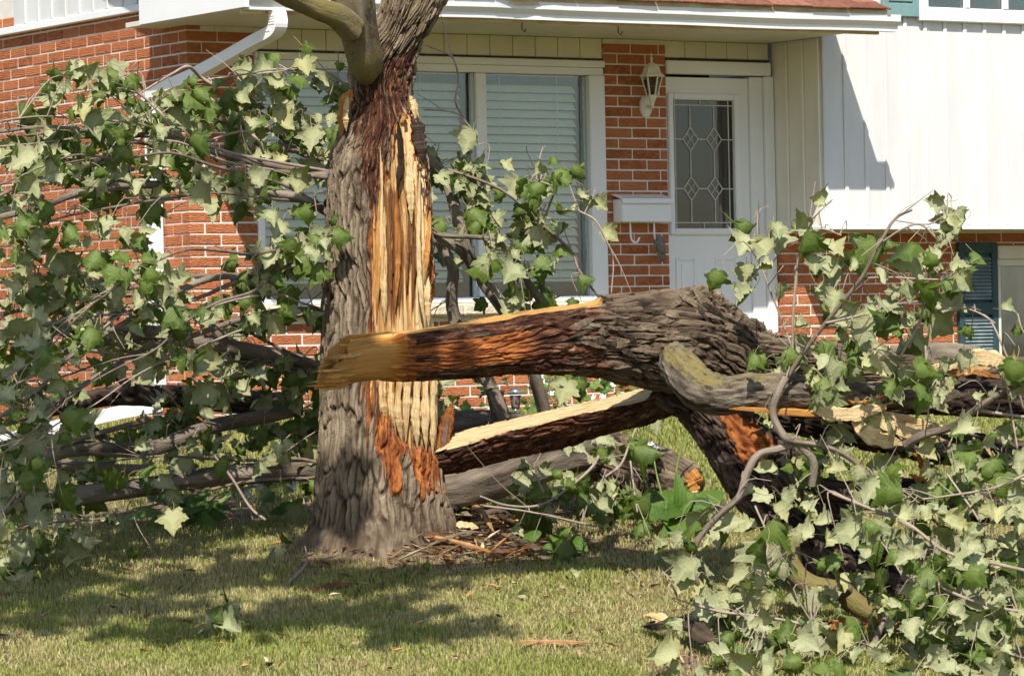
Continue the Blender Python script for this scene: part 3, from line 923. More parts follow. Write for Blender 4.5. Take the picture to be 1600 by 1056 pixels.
# ------------------------------------------------------------------ bark and wood
def make_bark_mat(name, dark, mid, pale, scale=1.0, moss=0.0, smooth=False):
    k = NT(name)
    tc = k.attr('tc', 'Vector')
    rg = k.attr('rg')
    p = k.pos()
    st = k.mapping(tc, (26 * scale, 5 * scale, 1))
    n1 = k.noise(st, 1.0, 6, 0.65, 0.8)
    n2 = k.noise(p, 4.5, 4, 0.6)
    n3 = k.noise(p, 120, 4, 0.7)
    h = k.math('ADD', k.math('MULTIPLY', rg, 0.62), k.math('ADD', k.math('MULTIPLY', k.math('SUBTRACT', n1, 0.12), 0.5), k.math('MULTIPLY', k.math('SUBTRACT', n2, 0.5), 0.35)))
    col = k.ramp(h, [(0.27, dark), (0.46, mid), (0.80, pale)])  # relief shading put into the colour: cracks darker, ridge tops paler with weathering
    col = k.mix(k.math('MULTIPLY', k.step(n3, 0.55, 0.8), 0.5), col, tuple(0.45 * c for c in mid))
    red = k.attr('red')                                     # inner bark showing through
    rn = k.math('ADD', red, k.math('MULTIPLY', k.math('SUBTRACT', n1, 0.5), 0.9))
    rcol = k.mix(k.step(k.noise(st, 1.6, 5, 0.65), 0.35, 0.65), (0.14, 0.038, 0.016), (0.50, 0.175, 0.048))
    rdark = k.ramp(k.noise(k.mapping(tc, (34, 9, 1)), 1.0, 6, 0.7, 1.0), [(0.3, (0.018, 0.010, 0.008)), (0.46, (0.060, 0.024, 0.015)), (0.56, (0.145, 0.060, 0.032)), (0.66, (0.33, 0.22, 0.13)), (0.8, (0.08, 0.035, 0.022))])
    rcol = k.mix(k.step(red, 0.62, 0.74), rdark, rcol)
    col = k.mix(k.math('MULTIPLY', k.step(rn, 0.47, 0.55), k.step(red, 0.03, 0.2)), col, rcol)
    mo = k.attr('moss')
    mn = k.math('ADD', mo, k.math('MULTIPLY', k.math('SUBTRACT', k.noise(p, 45, 7, 0.8), 0.5), 2.0))
    col = k.mix(k.math('MULTIPLY', k.step(mn, 0.45, 0.75), k.step(mo, 0.02, 0.25)), col, k.mix(n3, (0.15, 0.12, 0.038), (0.27, 0.22, 0.085)))
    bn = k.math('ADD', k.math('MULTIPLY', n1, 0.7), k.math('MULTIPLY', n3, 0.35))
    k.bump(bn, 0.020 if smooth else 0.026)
    return k.done(col, 0.92, 0.15)
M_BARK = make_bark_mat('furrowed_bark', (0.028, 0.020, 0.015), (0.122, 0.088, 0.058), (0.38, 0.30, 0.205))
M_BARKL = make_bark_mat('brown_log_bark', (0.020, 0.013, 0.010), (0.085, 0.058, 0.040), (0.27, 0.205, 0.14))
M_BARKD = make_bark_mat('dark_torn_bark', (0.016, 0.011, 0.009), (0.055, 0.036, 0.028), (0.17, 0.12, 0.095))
M_LIMB = make_bark_mat('smooth_grey_bark', (0.045, 0.035, 0.026), (0.135, 0.108, 0.080), (0.30, 0.25, 0.185), 1.6, smooth=True)

M_STEMB = make_bark_mat('pale_branch_bark', (0.085, 0.066, 0.050), (0.205, 0.165, 0.125), (0.36, 0.30, 0.235), 1.6, smooth=True)

def make_wood_mat(name='fresh_split_wood', pale=(0.74, 0.55, 0.29), mid=(0.58, 0.33, 0.12), dark=(0.20, 0.085, 0.032)):
    k = NT(name)
    tc = k.attr('tc', 'Vector')
    p = k.pos()
    st = k.noise(k.mapping(tc, (75, 2.6, 1)), 1.0, 7, 0.72, 0.5)
    st2 = k.noise(k.mapping(tc, (380, 7.0, 1)), 1.0, 4, 0.6)
    br = k.attr('heart')                                    # brown heartwood
    h = k.math('ADD', k.math('MULTIPLY', k.math('SUBTRACT', st, 0.52), 2.0), k.math('SUBTRACT', 1.0, br))
    h = k.math('ADD', h, k.math('MULTIPLY', k.math('SUBTRACT', st2, 0.5), 0.4))
    col = k.ramp(h, [(0.12, dark), (0.50, mid), (0.86, pale), (1.0, tuple(min(1, c * 1.08) for c in pale))])
    k.bump(k.math('ADD', st, k.math('MULTIPLY', st2, 0.8)), 0.012)
    return k.done(col, 0.75, 0.2)
M_WOOD = make_wood_mat()
M_SHARD = make_wood_mat('reddish_shredded_bark', (0.52, 0.31, 0.14), (0.36, 0.17, 0.065), (0.13, 0.06, 0.03))
M_ORANGE = make_wood_mat('orange_inner_wood', (0.62, 0.34, 0.10), (0.50, 0.20, 0.045), (0.22, 0.07, 0.02))

def in_poly(u, v, poly):
    u, v = np.asarray(u, float), np.asarray(v, float)
    ins = np.zeros(u.shape, bool)
    n = len(poly)
    for i in range(n):
        x0, y0 = poly[i]; x1, y1 = poly[(i + 1) % n]
        c = ((y0 > v) != (y1 > v)) & (u < (x1 - x0) * (v - y0) / (y1 - y0 + 1e-9) + x0)
        ins ^= c
    return ins

def poly_dist(u, v, poly):
    """signed distance in px, positive inside"""
    u, v = np.asarray(u, float), np.asarray(v, float)
    d = np.full(u.shape, 1e9)
    n = len(poly)
    for i in range(n):
        x0, y0 = poly[i]; x1, y1 = poly[(i + 1) % n]
        dx, dy = x1 - x0, y1 - y0
        t = np.clip(((u - x0) * dx + (v - y0) * dy) / (dx * dx + dy * dy + 1e-9), 0, 1)
        d = np.minimum(d, np.hypot(u - x0 - t * dx, v - y0 - t * dy))
    return np.where(in_poly(u, v, poly), d, -d)

def furrow(arc, s, seed=0, fx=22.0, fs=3.2):
    """bark relief 0..1: long hard edged plates parted by cracks, each split by finer cracks"""
    wx = arc * fx * 1.8 + 1.7 * (fbm(arc * 7, s * 3.0, 0, seed, 3) - 0.5) * 2 + 0.5 * (fbm(arc * 40, s * 16, 0, seed + 2, 2) - 0.5)
    ws = s * fs * 1.55 + 1.3 * (fbm(arc * 12, s * 5, 0.4, seed + 1, 2) - 0.5)
    h = plates(wx, ws, seed + 3)
    b = fbm(wx * 2.4, ws * 2.2, 0.7, seed + 9, 3)
    rid = 1 - np.abs(2 * fbm(wx * 0.33, ws * 0.35, 0.2, seed + 11, 3) - 1) * 2
    return np.clip(0.50 * h + 0.50 * (b - 0.2) + 0.22 * np.clip(rid, 0, 1), 0, 1)

def grid_tube(pts, rad, m, thetas, disp):
    """pts (k,3) control centreline, rad (k,) radii. Returns V(m,n,3), arc, s, theta grids and frames."""
    c = spline(np.hstack([np.asarray(pts, float), np.asarray(rad, float)[:, None]]), m)
    pos, r = c[:, :3], np.maximum(c[:, 3], 0.002)
    s = np.concatenate([[0], np.cumsum(np.linalg.norm(np.diff(pos, axis=0), axis=1))])
    T, E1, E2 = frames(pos)
    th = np.asarray(thetas)
    TH_, S_ = np.meshgrid(th, s)
    Rr = np.broadcast_to(r[:, None], TH_.shape)
    ARC = TH_ * Rr.mean()
    return pos, r, s, T, E1, E2, TH_, S_, Rr, ARC

def quads(m, n, mask=None):
    idx = np.arange(m * n).reshape(m, n)
    F = np.stack([idx[:-1, :-1], idx[:-1, 1:], idx[1:, 1:], idx[1:, :-1]], -1)
    F = F.reshape(-1, 4)
    if mask is not None:
        F = F[mask[:-1, :-1].reshape(-1)]
    return F

def compact(V, F, *attrs):
    used = np.unique(F)
    mp = np.full(len(V), -1)
    mp[used] = np.arange(len(used))
    return (V[used], mp[F]) + tuple(a[used] for a in attrs)

def two_part_tube(parent, name_bark, mat_bark, V, ARC, S, RG, RED, MOSS, HEART, woodmask, name_wood='exposed_wood', mat_wood=None):
    m, n = V.shape[:2]
    tc = np.stack([ARC, S, np.zeros_like(S)], -1).reshape(-1, 3)
    Vf = V.reshape(-1, 3)
    out = []
    fm = woodmask
    for nm, mt, msk in ((name_bark, mat_bark, ~fm), (name_wood, mat_wood or M_WOOD, fm)):
        F = quads(m, n, msk)
        if len(F) == 0:
            continue
        v2, f2, t2, r2, rd2, mo2, h2 = compact(Vf, F, tc, RG.reshape(-1), RED.reshape(-1), MOSS.reshape(-1), HEART.reshape(-1))
        out.append(mesh_obj(nm, v2, f2, mt, parent, mt in (M_BARK, M_BARKD, M_BARKL), {'tc': ('FLOAT_VECTOR', t2), 'rg': ('FLOAT', r2), 'red': ('FLOAT', rd2), 'moss': ('FLOAT', mo2), 'heart': ('FLOAT', h2)}))
    return out

# ------------------------------------------------------------------ the standing broken trunk
TD = 20.0
base_p = P(592, 850, TD)
snag = thing('broken_tree', 'standing maple trunk, split open to pale wood on its right side', 'tree', (base_p[0], base_p[1], float(ground_z(base_p[0], base_p[1]))))
prof = [(905, 452, 740), (872, 460, 730), (850, 473, 714), (820, 486, 703), (790, 492, 696), (750, 496, 691), (700, 500, 686), (640, 504, 684), (560, 507, 682), (500, 508, 679),
        (430, 510, 677), (370, 511, 674), (320, 513, 669), (280, 514, 664), (245, 520, 660), (215, 531, 655), (190, 541, 650), (165, 550, 640), (135, 549, 638), (110, 549, 643),
        (85, 560, 650), (60, 582, 660), (30, 594, 676), (0, 602, 692), (-50, 612, 712), (-120, 625, 735), (-260, 640, 765)]
ctr, rad = [], []
for v, ul, ur in prof:
    ctr.append(P((ul + ur) / 2, v, TD)); rad.append((ur - ul) / 2 / F_PX * TD)
th_front = np.linspace(-math.pi * 1.04, math.pi * 0.04, 330)   # the side towards the street (E2 points away or up; see below)
th = np.concatenate([th_front, np.linspace(math.pi * 0.04, math.pi * 0.96, 40)[1:]])
m = 640
pos, rr, S1, T1, E1, E2, TH1, SS, RR, ARC = grid_tube(ctr, rad, m, th, None)
# force a fixed frame: E1 = right, E2 = away from the street
E1 = np.tile(np.array([1.0, 0, 0]), (m, 1)); E2 = np.tile(np.array([0, 1.0, 0]), (m, 1))
E1 = E1 - T1 * (E1 * T1).sum(1)[:, None]; E1 /= np.linalg.norm(E1, axis=1)[:, None]
E2 = np.cross(T1, E1)
E2 *= np.sign(E2[:, 1:2])
N0 = np.cos(TH1)[..., None] * E1[:, None, :] + np.sin(TH1)[..., None] * E2[:, None, :]
V0 = pos[:, None, :] + RR[..., None] * N0
U0, W0 = proj(V0)
front = np.sin(TH1) < 0.25
WOOD = [(604, 290), (612, 245), (620, 195), (640, 178), (650, 235), (658, 300), (668, 340), (676, 430), (690, 515), (690, 700), (668, 708), (655, 700), (640, 708), (626, 690), (612, 668), (600, 655), (588, 646),
        (580, 600), (580, 520), (584, 430), (586, 370), (592, 330)]
REDP = [(576, 600), (578, 560), (590, 640), (612, 665), (640, 700), (690, 700), (675, 775), (662, 772), (652, 752), (643, 722), (634, 712), (628, 716), (626, 742), (620, 772), (612, 768), (604, 742), (590, 700), (580, 650)]
jit = 26 * (fbm(ARC * 55, SS * 2.2, 0, 41, 3) - 0.5) + 16 * (vnoise(ARC * 130, SS * 3.5, 0, 43) - 0.5)
DW = poly_dist(U0, W0, WOOD) + jit
DR = poly_dist(U0, W0, REDP) + jit * 1.1
wood = (DW > 0) & front
RED = np.where(front, np.maximum(sstep(-10, 5, DR), 0.9 * sstep(-11, -1, DW)), 0)
# the dark reddish scar from the crotch down the middle of the trunk, right edge above
SCAR = [(552, 120), (575, 105), (645, 60), (688, 0), (700, 10), (672, 70), (648, 125), (640, 160), (628, 190), (614, 240), (602, 290), (592, 330), (575, 330), (560, 290), (552, 240), (546, 190)]
DS = poly_dist(U0, W0, SCAR) + jit
RED = np.maximum(RED, np.where(front, 0.60 * sstep(-6, 10, DS), 0))
flare = sstep(0.55, 0.0, SS)                 # root flare near the ground
lob = np.cos(TH1 * 5 + 0.8) * 0.5 + np.cos(TH1 * 3 - 0.5) * 0.5
RG = furrow(ARC, SS, 3)
RG = np.where(SS < 0.45, RG + (0.55 * fbm(ARC * 26, SS * 20, 0, 8, 4) + 0.2 * RG + 0.1 - RG) * sstep(0.45, 0.18, SS), RG)
amp = 0.046
low = fbm(ARC * 3.0, SS * 1.6, 0, 61, 3) - 0.5
D = amp * (RG - 0.5) + 0.05 * low + RR * 0.17 * flare * (0.30 + 0.8 * lob) + RR * 0.22 * sstep(0.30, 0.0, SS) ** 2
D = np.where(DS > -4, D - 0.02 * sstep(-4, 14, DS) * (0.4 + 1.2 * fbm(ARC * 14, SS * 5, 0, 77, 3)), D)
# split wood: set back, in long stepped slivers
cellx = ARC * 95 + 1.2 * (fbm(ARC * 3, SS * 1.2, 0, 91, 2) - 0.5)
cid = np.floor(cellx)
lvl = _hash(cid.astype(np.int64), np.floor(SS * 0.8 + 5 * _hash(cid.astype(np.int64), 0 * cid.astype(np.int64), 0 * cid.astype(np.int64), 5)).astype(np.int64), 0 * cid.astype(np.int64), 9)
inner = -0.026 - 0.026 * lvl - 0.034 * fbm(ARC * 120, SS * 1.6, 0, 93, 4) + 0.02 * fbm(ARC * 9, SS * 1.0, 0, 94, 2)
D = np.where(front, D + (inner - D) * sstep(-4, 5, DW), D)
V = pos[:, None, :] + (RR + D)[..., None] * N0
BROWN = [(606, 300), (640, 300), (648, 400), (640, 470), (622, 505), (608, 470), (606, 400)]
HEART = np.clip(0.16 + 0.34 * fbm(ARC * 26, SS * 0.9, 0, 97, 3) + 0.70 * sstep(-12, 14, poly_dist(U0, W0, BROWN) + jit) + 0.55 * sstep(16, 0, DW) * (W0 > 560) + 0.18 * (lvl - 0.3) + 0.2 * sstep(650, 700, W0) + 0.36 * sstep(655, 605, U0) * (W0 > 540), 0, 1)
HEART = np.where((U0 > 655) & (W0 < 520), HEART * 0.55, HEART)
MOSS = np.where((W0 < 130) & (U0 > 600), 0.42 * sstep(140, 60, W0), 0.0) + 0.22 * sstep(560, 505, U0) * (W0 > 330)
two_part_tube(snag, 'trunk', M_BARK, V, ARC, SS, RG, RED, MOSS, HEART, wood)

def limb(parent, ctrl, m, n, name='limb', mat=None, amp=0.008, seed=0, fx=20, fs=4, moss=0.0, mossf=None, rough=0.25, D=None, cap=True, red=0.0, redf=None):
    """ctrl rows (u, v, depth, radius px)"""
    pts = [P(u, v, d) for u, v, d, r in ctrl]
    rad = [r / F_PX * d for u, v, d, r in ctrl]
    return limb_w(parent, pts, rad, m, n, name, mat, amp, seed, fx, fs, moss, mossf, rough, cap, None, red, redf)

def limb_w(parent, pts, rad, m, n, name='limb', mat=None, amp=0.008, seed=0, fx=20, fs=4, moss=0.0, mossf=None, rough=0.25, cap=True, hard=None, red=0.0, redf=None):
    if hard is None:
        hard = mat in (M_BARK, M_BARKD, M_BARKL)
    th = np.linspace(-math.pi, math.pi, n)
    pos, r, s, T, E1, E2, TH2, S2, R2, A2 = grid_tube(pts, rad, m, th, None)
    N = np.cos(TH2)[..., None] * E1[:, None, :] + np.sin(TH2)[..., None] * E2[:, None, :]
    # noise on a circle so that the seam closes
    cx_, cy_ = np.cos(TH2), np.sin(TH2)
    per = max(5, int(round(2 * math.pi * float(r.mean()) * fx * 1.6)))
    RGl = np.clip(fbm(cx_ * R2 * fx + 7, cy_ * R2 * fx + 3, S2 * fs, seed, 4) * 1.5 - 0.25, 0, 1)
    if hard:
        wob = 1.2 * (fbm(cx_ * R2 * 9 + 3, cy_ * R2 * 9, S2 * 4, seed + 2, 3) - 0.5) * 2
        RGl = np.clip(0.55 * plates((TH2 + math.pi) / (2 * math.pi) * per + wob, S2 * fs * 1.3 + wob * .6, seed + 5, per) + 0.6 * (RGl - 0.2), 0, 1)
    lowf = fbm(cx_ * 1.3 + seed, cy_ * 1.3, S2 * 2.2, seed + 8, 2) - 0.5
    Dd = amp * (RGl - 0.5) * 2 + R2 * rough * lowf
    Vv = pos[:, None, :] + (R2 + Dd)[..., None] * N
    tc = np.stack([A2, S2, 0 * S2], -1).reshape(-1, 3)
    mo = np.full(S2.shape, float(moss)) if mossf is None else mossf(Vv, N, S2)
    rd = np.full(S2.shape, float(red))
    if redf is not None:
        rd = np.maximum(rd, redf(Vv))
    F = quads(m, n)
    Vf = Vv.reshape(-1, 3)
    at = {'tc': tc, 'rg': RGl.reshape(-1, 1), 'red': rd.reshape(-1, 1), 'moss': mo.reshape(-1, 1)}
    if cap:
        c0, c1 = pos[0], pos[-1]
        Vf = np.vstack([Vf, c0, c1])
        k0, k1 = len(Vf) - 2, len(Vf) - 1
        ring0 = np.arange(n - 1); ring1 = (m - 1) * n + np.arange(n - 1)
        F = np.vstack([F, np.stack([ring0 + 1, ring0, np.full(n - 1, k0), np.full(n - 1, k0)], -1), np.stack([ring1, ring1 + 1, np.full(n - 1, k1), np.full(n - 1, k1)], -1)])
        at = {k: np.vstack([a, a[:1], a[-1:]]) for k, a in at.items()}
    # degenerate quads of the caps become triangles
    faces = [tuple(q) if q[2] != q[3] else tuple(q[:3]) for q in F.tolist()] if cap else F
    return mesh_obj(name, Vf, faces, mat or M_LIMB, parent, True, {'tc': ('FLOAT_VECTOR', at['tc']), 'rg': ('FLOAT', at['rg']), 'red': ('FLOAT', at['red']), 'moss': ('FLOAT', at['moss'])})

mossy = lambda k: (lambda V, N, S: np.clip(k * (0.35 + 0.9 * fbm(V[..., 0] * 5, V[..., 1] * 5, V[..., 2] * 5, 3, 3)), 0, 1))
# left limb forking off the trunk, still carrying a live crown above the picture
limb(snag, [(575, 120, 19.98, 22), (571, 96, 19.84, 27), (564, 60, 19.76, 29), (556, 28, 19.70, 31), (550, -10, 19.65, 32), (540, -90, 19.6, 32), (520, -260, 19.5, 30)], 90, 60, 'limb', M_LIMB, 0.006, 12, mossf=mossy(0.80))
limb(snag, [(552, 48, 19.62, 20), (528, 26, 19.52, 19), (497, 15, 19.4, 17), (468, 2, 19.3, 16), (430, -16, 19.1, 15), (330, -80, 18.6, 14)], 80, 48, 'limb', M_LIMB, 0.005, 14, mossf=mossy(0.85))

def sliver(parent, pts, w, t, mat=None, name='splinter', taper=(0.3, 0.1), heart=0.2, seed=0, depth_dir=(0, -1, 0), kind=None):
    """a long split piece of wood: flat tapered prism with ragged ends through points pts"""
    m = 22
    c = spline(pts, m)
    T, E1, E2 = frames(c)
    dd = np.array(depth_dir, float)
    wv = np.cross(T, dd); wv /= np.linalg.norm(wv, axis=1)[:, None] + 1e-9
    dv = np.cross(wv, T)
    x = np.linspace(0, 1, m)
    env = np.minimum(1, np.minimum(taper[0] + (1 - taper[0]) * x / 0.22, taper[1] + (1 - taper[1]) * (1 - x) / 0.3))
    env = env * (0.75 + 0.5 * vnoise(x * 3.5, seed * 3.1, 0, seed)) * (0.85 + 0.3 * vnoise(x * 23, seed * 1.7, 0, seed + 1))
    prof2 = np.array([(-0.5, -0.3), (-0.15, -0.55), (0.25, -0.42), (0.5, -0.2), (0.42, 0.4), (-0.4, 0.5)])
    n = len(prof2)
    V = np.zeros((m, n, 3)); 
    jn = 1 + 0.55 * (vnoise(x[:, None] * 16, np.arange(n)[None, :] * 1.7, seed, seed + 2) - 0.5)
    for i in range(n):
        V[:, i] = c + wv * (w * env * prof2[i, 0] * jn[:, i])[:, None] + dv * (t * env * prof2[i, 1] * jn[:, i])[:, None]
    idx = np.arange(m * n).reshape(m, n)
    F = []
    for k in range(m - 1):
        for i in range(n):
            j = (i + 1) % n
            F.append((idx[k, i], idx[k, j], idx[k + 1, j], idx[k + 1, i]))
    F += [tuple(idx[0])[::-1], tuple(idx[-1])]
    ln = np.linalg.norm(c[-1] - c[0])
    tc = np.stack([np.broadcast_to(prof2[:, 0][None] * w, (m, n)), np.broadcast_to(x[:, None] * ln, (m, n)), np.full((m, n), seed * .37)], -1)
    he = np.full(m * n, heart) + 0.25 * (vnoise(np.arange(m * n) * .31, seed, 0, seed) - 0.5)
    return mesh_obj(name, V.reshape(-1, 3), F, mat or M_WOOD, parent, False, {'tc': ('FLOAT_VECTOR', tc.reshape(-1, 3)), 'heart': ('FLOAT', he), 'rg': ('FLOAT', he), 'red': ('FLOAT', np.full(m * n, 0.0)), 'moss': ('FLOAT', np.zeros(m * n))}, kind=kind)

zf = TD - 0.235
# slabs and slivers standing proud of the split
for i, (pp, w, t, mt, he) in enumerate([
        ([(672, 330, zf + .13), (668, 385, zf + .08), (664, 440, zf + .07)], 9, .03, M_ORANGE, .3),
        ([(656, 268, zf + .09), (654, 360, zf + .05), (656, 440, zf + .05), (664, 512, zf + .06)], 9, .035, M_WOOD, .05),
        ([(668, 430, zf + .12), (668, 470, zf + .09), (670, 512, zf + .08)], 10, .03, M_WOOD, .10),
        ([(640, 232, zf + .03), (641, 290, zf + .02), (643, 350, zf + .02)], 12, .03, M_WOOD, .05),
        ([(622, 190, zf + .06), (626, 250, zf + .03), (620, 300, zf + .02)], 10, .02, M_BARKD, .2),
        ([(594, 300, zf + .00), (591, 400, zf - .01), (588, 500, zf - .01)], 9, .025, M_ORANGE, .25),
        ([(602, 330, zf - .005), (599, 430, zf - .01), (601, 505, zf + .0)], 8, .03, M_WOOD, .12),
        ([(619, 300, zf + .01), (622, 400, zf), (618, 480, zf)], 9, .02, M_ORANGE, .6),
        ([(648, 180, zf + .10), (655, 215, zf + .12), (660, 250, zf + .13)], 20, .03, M_BARKD, .5),
        ([(640, 150, zf + .10), (647, 165, zf + .10), (650, 195, zf + .10)], 9, .02, M_WOOD, .1),
        ([(548, 140, zf + .10), (538, 170, zf + .12), (533, 215, zf + .14)], 17, .03, M_ORANGE, .3),
        ([(543, 150, zf + .06), (540, 180, zf + .08), (541, 205, zf + .09)], 8, .03, M_WOOD, .1),
        ([(588, 555, zf), (584, 620, zf), (590, 690, zf + .0)], 10, .03, M_WOOD, .30),
        ([(600, 560, zf - .01), (598, 620, zf - .015), (606, 660, zf)], 12, .03, M_WOOD, .22),
        ([(613, 560, zf - .01), (611, 630, zf - .02), (618, 672, zf)], 11, .03, M_WOOD, .12),
        ([(627, 560, zf - .01), (622, 640, zf - .02), (628, 690, zf)], 12, .03, M_WOOD, .2),
        ([(641, 560, zf + .0), (636, 620, zf - .01), (634, 690, zf)], 13, .03, M_WOOD, .12),
        ([(655, 560, zf + .02), (650, 640, zf + .01), (652, 700, zf + .02)], 12, .03, M_WOOD, .08),
        ([(668, 555, zf + .05), (664, 640, zf + .04), (666, 705, zf + .05)], 13, .03, M_WOOD, .05),
        ([(679, 560, zf + .10), (676, 640, zf + .09), (676, 712, zf + .10)], 10, .03, M_WOOD, .05),
        ([(706, 630, zf + .20), (695, 680, zf + .19), (684, 740, zf + .18)], 17, .03, M_ORANGE, .75),
        ([(700, 650, zf + .18), (692, 700, zf + .17), (684, 755, zf + .16)], 9, .03, M_BARKD, .9)]):
    d = pp[0][2]
    sliver(snag, [P(*q) for q in pp], w / F_PX * d, t, mt, 'splinter', (0.25, 0.12), he, i + 1)

for i in range(70):
    lo = i < 44
    u = R.uniform(584, 684) if lo else R.uniform(592, 668)
    v0, v1 = (R.uniform(555, 620), R.uniform(640, 712)) if lo else (R.uniform(230, 380), R.uniform(400, 515))
    if not lo and u > 655: v0 = max(v0, 330)
    b = (u - 592) / 86.0
    fr_ = zf + 0.16 * b * b * (b > 0) - 0.02 + R.uniform(-.015, .02)
    sliver(snag, [P(u + R.uniform(-3, 3), v0, fr_), P(u, (v0 + v1) / 2, fr_ + R.uniform(-.01, .01)), P(u + R.uniform(-3, 3), v1, fr_ + .02)], R.uniform(2, 5.5) / F_PX * fr_, R.uniform(.006, .016),
           M_WOOD if (not lo and u < 650) or R.random() < (.35 + .5 * b) else M_ORANGE, 'splinter', (R.uniform(.1, .6), .08), R.uniform(.85, 1.15) if (not lo and 606 < u < 650) else R.uniform(.05, .75) * (1 - .6 * max(0, b)), 900 + i)

# ------------------------------------------------------------------ the fallen trunk in front
gq = on_ground(1300, 900)
fallen = thing('fallen_tree', 'big fallen maple trunk lying across the front of the standing trunk', 'fallen tree', (gq[0], gq[1], gq[2]))
def half_log(parent, ctrl, m, n, cut, wood_tip, name='log', seed=0, amp=0.022, red=0.3, cut_range=(0.0, 1.0), tilt=0.25, mat=None, tip_ragged=0.0, heart_tip=0.45, heart_top=0.05, fx=26.0, tipmat=None, streaks=False):
    """a split log: its upper side cut flat (showing pale wood) between cut_range, its end torn"""
    pts = [P(u, v, d) for u, v, d, r in ctrl]
    rad = [r / F_PX * d for u, v, d, r in ctrl]
    th = np.linspace(-math.pi * 1.5, math.pi * 0.5, n)
    pos, r, s, T, E1, E2, TH2, S2, R2, A2 = grid_tube(pts, rad, m, th, None)
    e2 = np.array([0, -tilt, 1.0]); e2 = e2[None] - T * (T @ e2)[:, None]; e2 /= np.linalg.norm(e2, axis=1)[:, None]
    e1 = np.cross(T, e2)
    x = S2 / s[-1]
    RGl = furrow(A2, S2, seed, fx, 3.0)
    lowf = fbm(np.cos(TH2) * 1.4 + seed, np.sin(TH2) * 1.4, S2 * 2.5, seed + 8, 3) - 0.5
    tz = sstep(wood_tip * 1.25, wood_tip * .75, S2) if wood_tip > .1 else 0 * S2
    Rr = R2 + amp * (RGl - 0.5) * (1 - tz) * ((1 - 0.45 * sstep(1.6, 0.5, S2)) if streaks else 1) + R2 * 0.34 * lowf * (1 - .6 * tz) - .004 * tz * vnoise(A2 * 40, S2 * 3, 0, seed + 71)
    c_, s_ = np.cos(TH2), np.sin(TH2)
    k = np.clip(cut + 0.07 * (fbm(S2 * 5, c_ * 1.5, 0, seed + 4, 3) - 0.5), -1, 2)
    k = k + 2.0 * (1 - sstep(cut_range[0] - .001, cut_range[0] + .02, x)) * 0 + 1.2 * sstep(cut_range[1] - 0.10, cut_range[1], x)
    flat = s_ * Rr > k * R2
    up = np.where(flat, k * R2 + 0.008 * (fbm(A2 * 50, S2 * 4, 0, seed + 6, 3) - .5), s_ * Rr)
    Vv = pos[:, None, :] + (c_ * Rr)[..., None] * e1[:, None, :] + up[..., None] * e2[:, None, :]
    # torn tip
    tj = 0.10 * (fbm(A2 * 22, S2 * 3, 0, seed + 31, 3) - 0.5) + 0.14 * (vnoise(A2 * 45, 0.5 + 0 * S2, 0, seed + 33) - 0.5)
    tipd = (wood_tip - S2) / max(wood_tip, 1e-3) + tj * 2.2
    tip = tipd > 0
    if tip_ragged:
        Vv = Vv + T[0][None, None, :] * ((0.085 * np.clip(s_, -1, 1)) * sstep(wood_tip * 1.2, 0, S2))[..., None]
        Vv = Vv + T[0][None, None, :] * ((tip_ragged * (vnoise(A2 * 30, 0 * S2, 0, seed + 40) - 0.5) + 0.5 * tip_ragged * (vnoise(A2 * 90, 0 * S2, 0, seed + 44) - 0.5)) * sstep(wood_tip * .9, 0, S2))[..., None]
        Rin = sstep(0.0, 0.15, tipd) * 0.014
        Vv = Vv - (c_ * Rin)[..., None] * e1[:, None, :] - (np.where(flat, 0, s_) * Rin)[..., None] * e2[:, None, :]
    woodm = flat | tip
    RED = red + 0.75 * sstep(-0.45, 0.0, tipd) * (tipd <= 0)
    RED = np.clip(RED + 0.3 * (fbm(A2 * 6, S2 * 1.2, 0, seed + 51, 3) - 0.5), 0, 1)
    if streaks:
        g_ = fbm(A2 * 13, S2 * 0.9, 0, seed + 53, 3)
        RED = np.maximum(RED, sstep(2.2, 0.9, S2) * 0.60 * sstep(0.36, 0.44, g_))
        RED = np.maximum(RED, 0.95 * sstep(1.7, 0.5, S2) * sstep(0.59, 0.63, fbm(A2 * 17, S2 * 1.3, 0, seed + 57, 3)))
    HEART = np.where(flat, heart_top, heart_tip + 0.35 * sstep(0.3, 0.0, tipd) + 0.35 * (fbm(A2 * 9, S2 * 2.5, 0, seed + 61, 3) - 0.4))
    parts = two_part_tube(parent, name, mat or M_BARK, Vv, A2, S2, RGl, RED, 0 * RED, HEART, woodm, 'split_face', tipmat)
    # the broken end face
    ring = Vv[0]
    cpt = ring.mean(0) + T[0] * 0.03
    Vc = np.vstack([ring, (ring + cpt) / 2 + T[0] * 0.02 * NR.random((n, 1)), cpt[None]])
    Fc = []
    for i in range(n - 1):
        Fc += [(i + 1, i, n + i, n + i + 1), (n + i + 1, n + i, 2 * n)]
    zz = np.zeros(len(Vc))
    mesh_obj('broken_end', Vc, Fc, tipmat or M_WOOD, parent, False, {'tc': ('FLOAT_VECTOR', Vc * [3, 1, 1]), 'heart': ('FLOAT', zz + heart_tip)})
    return parts

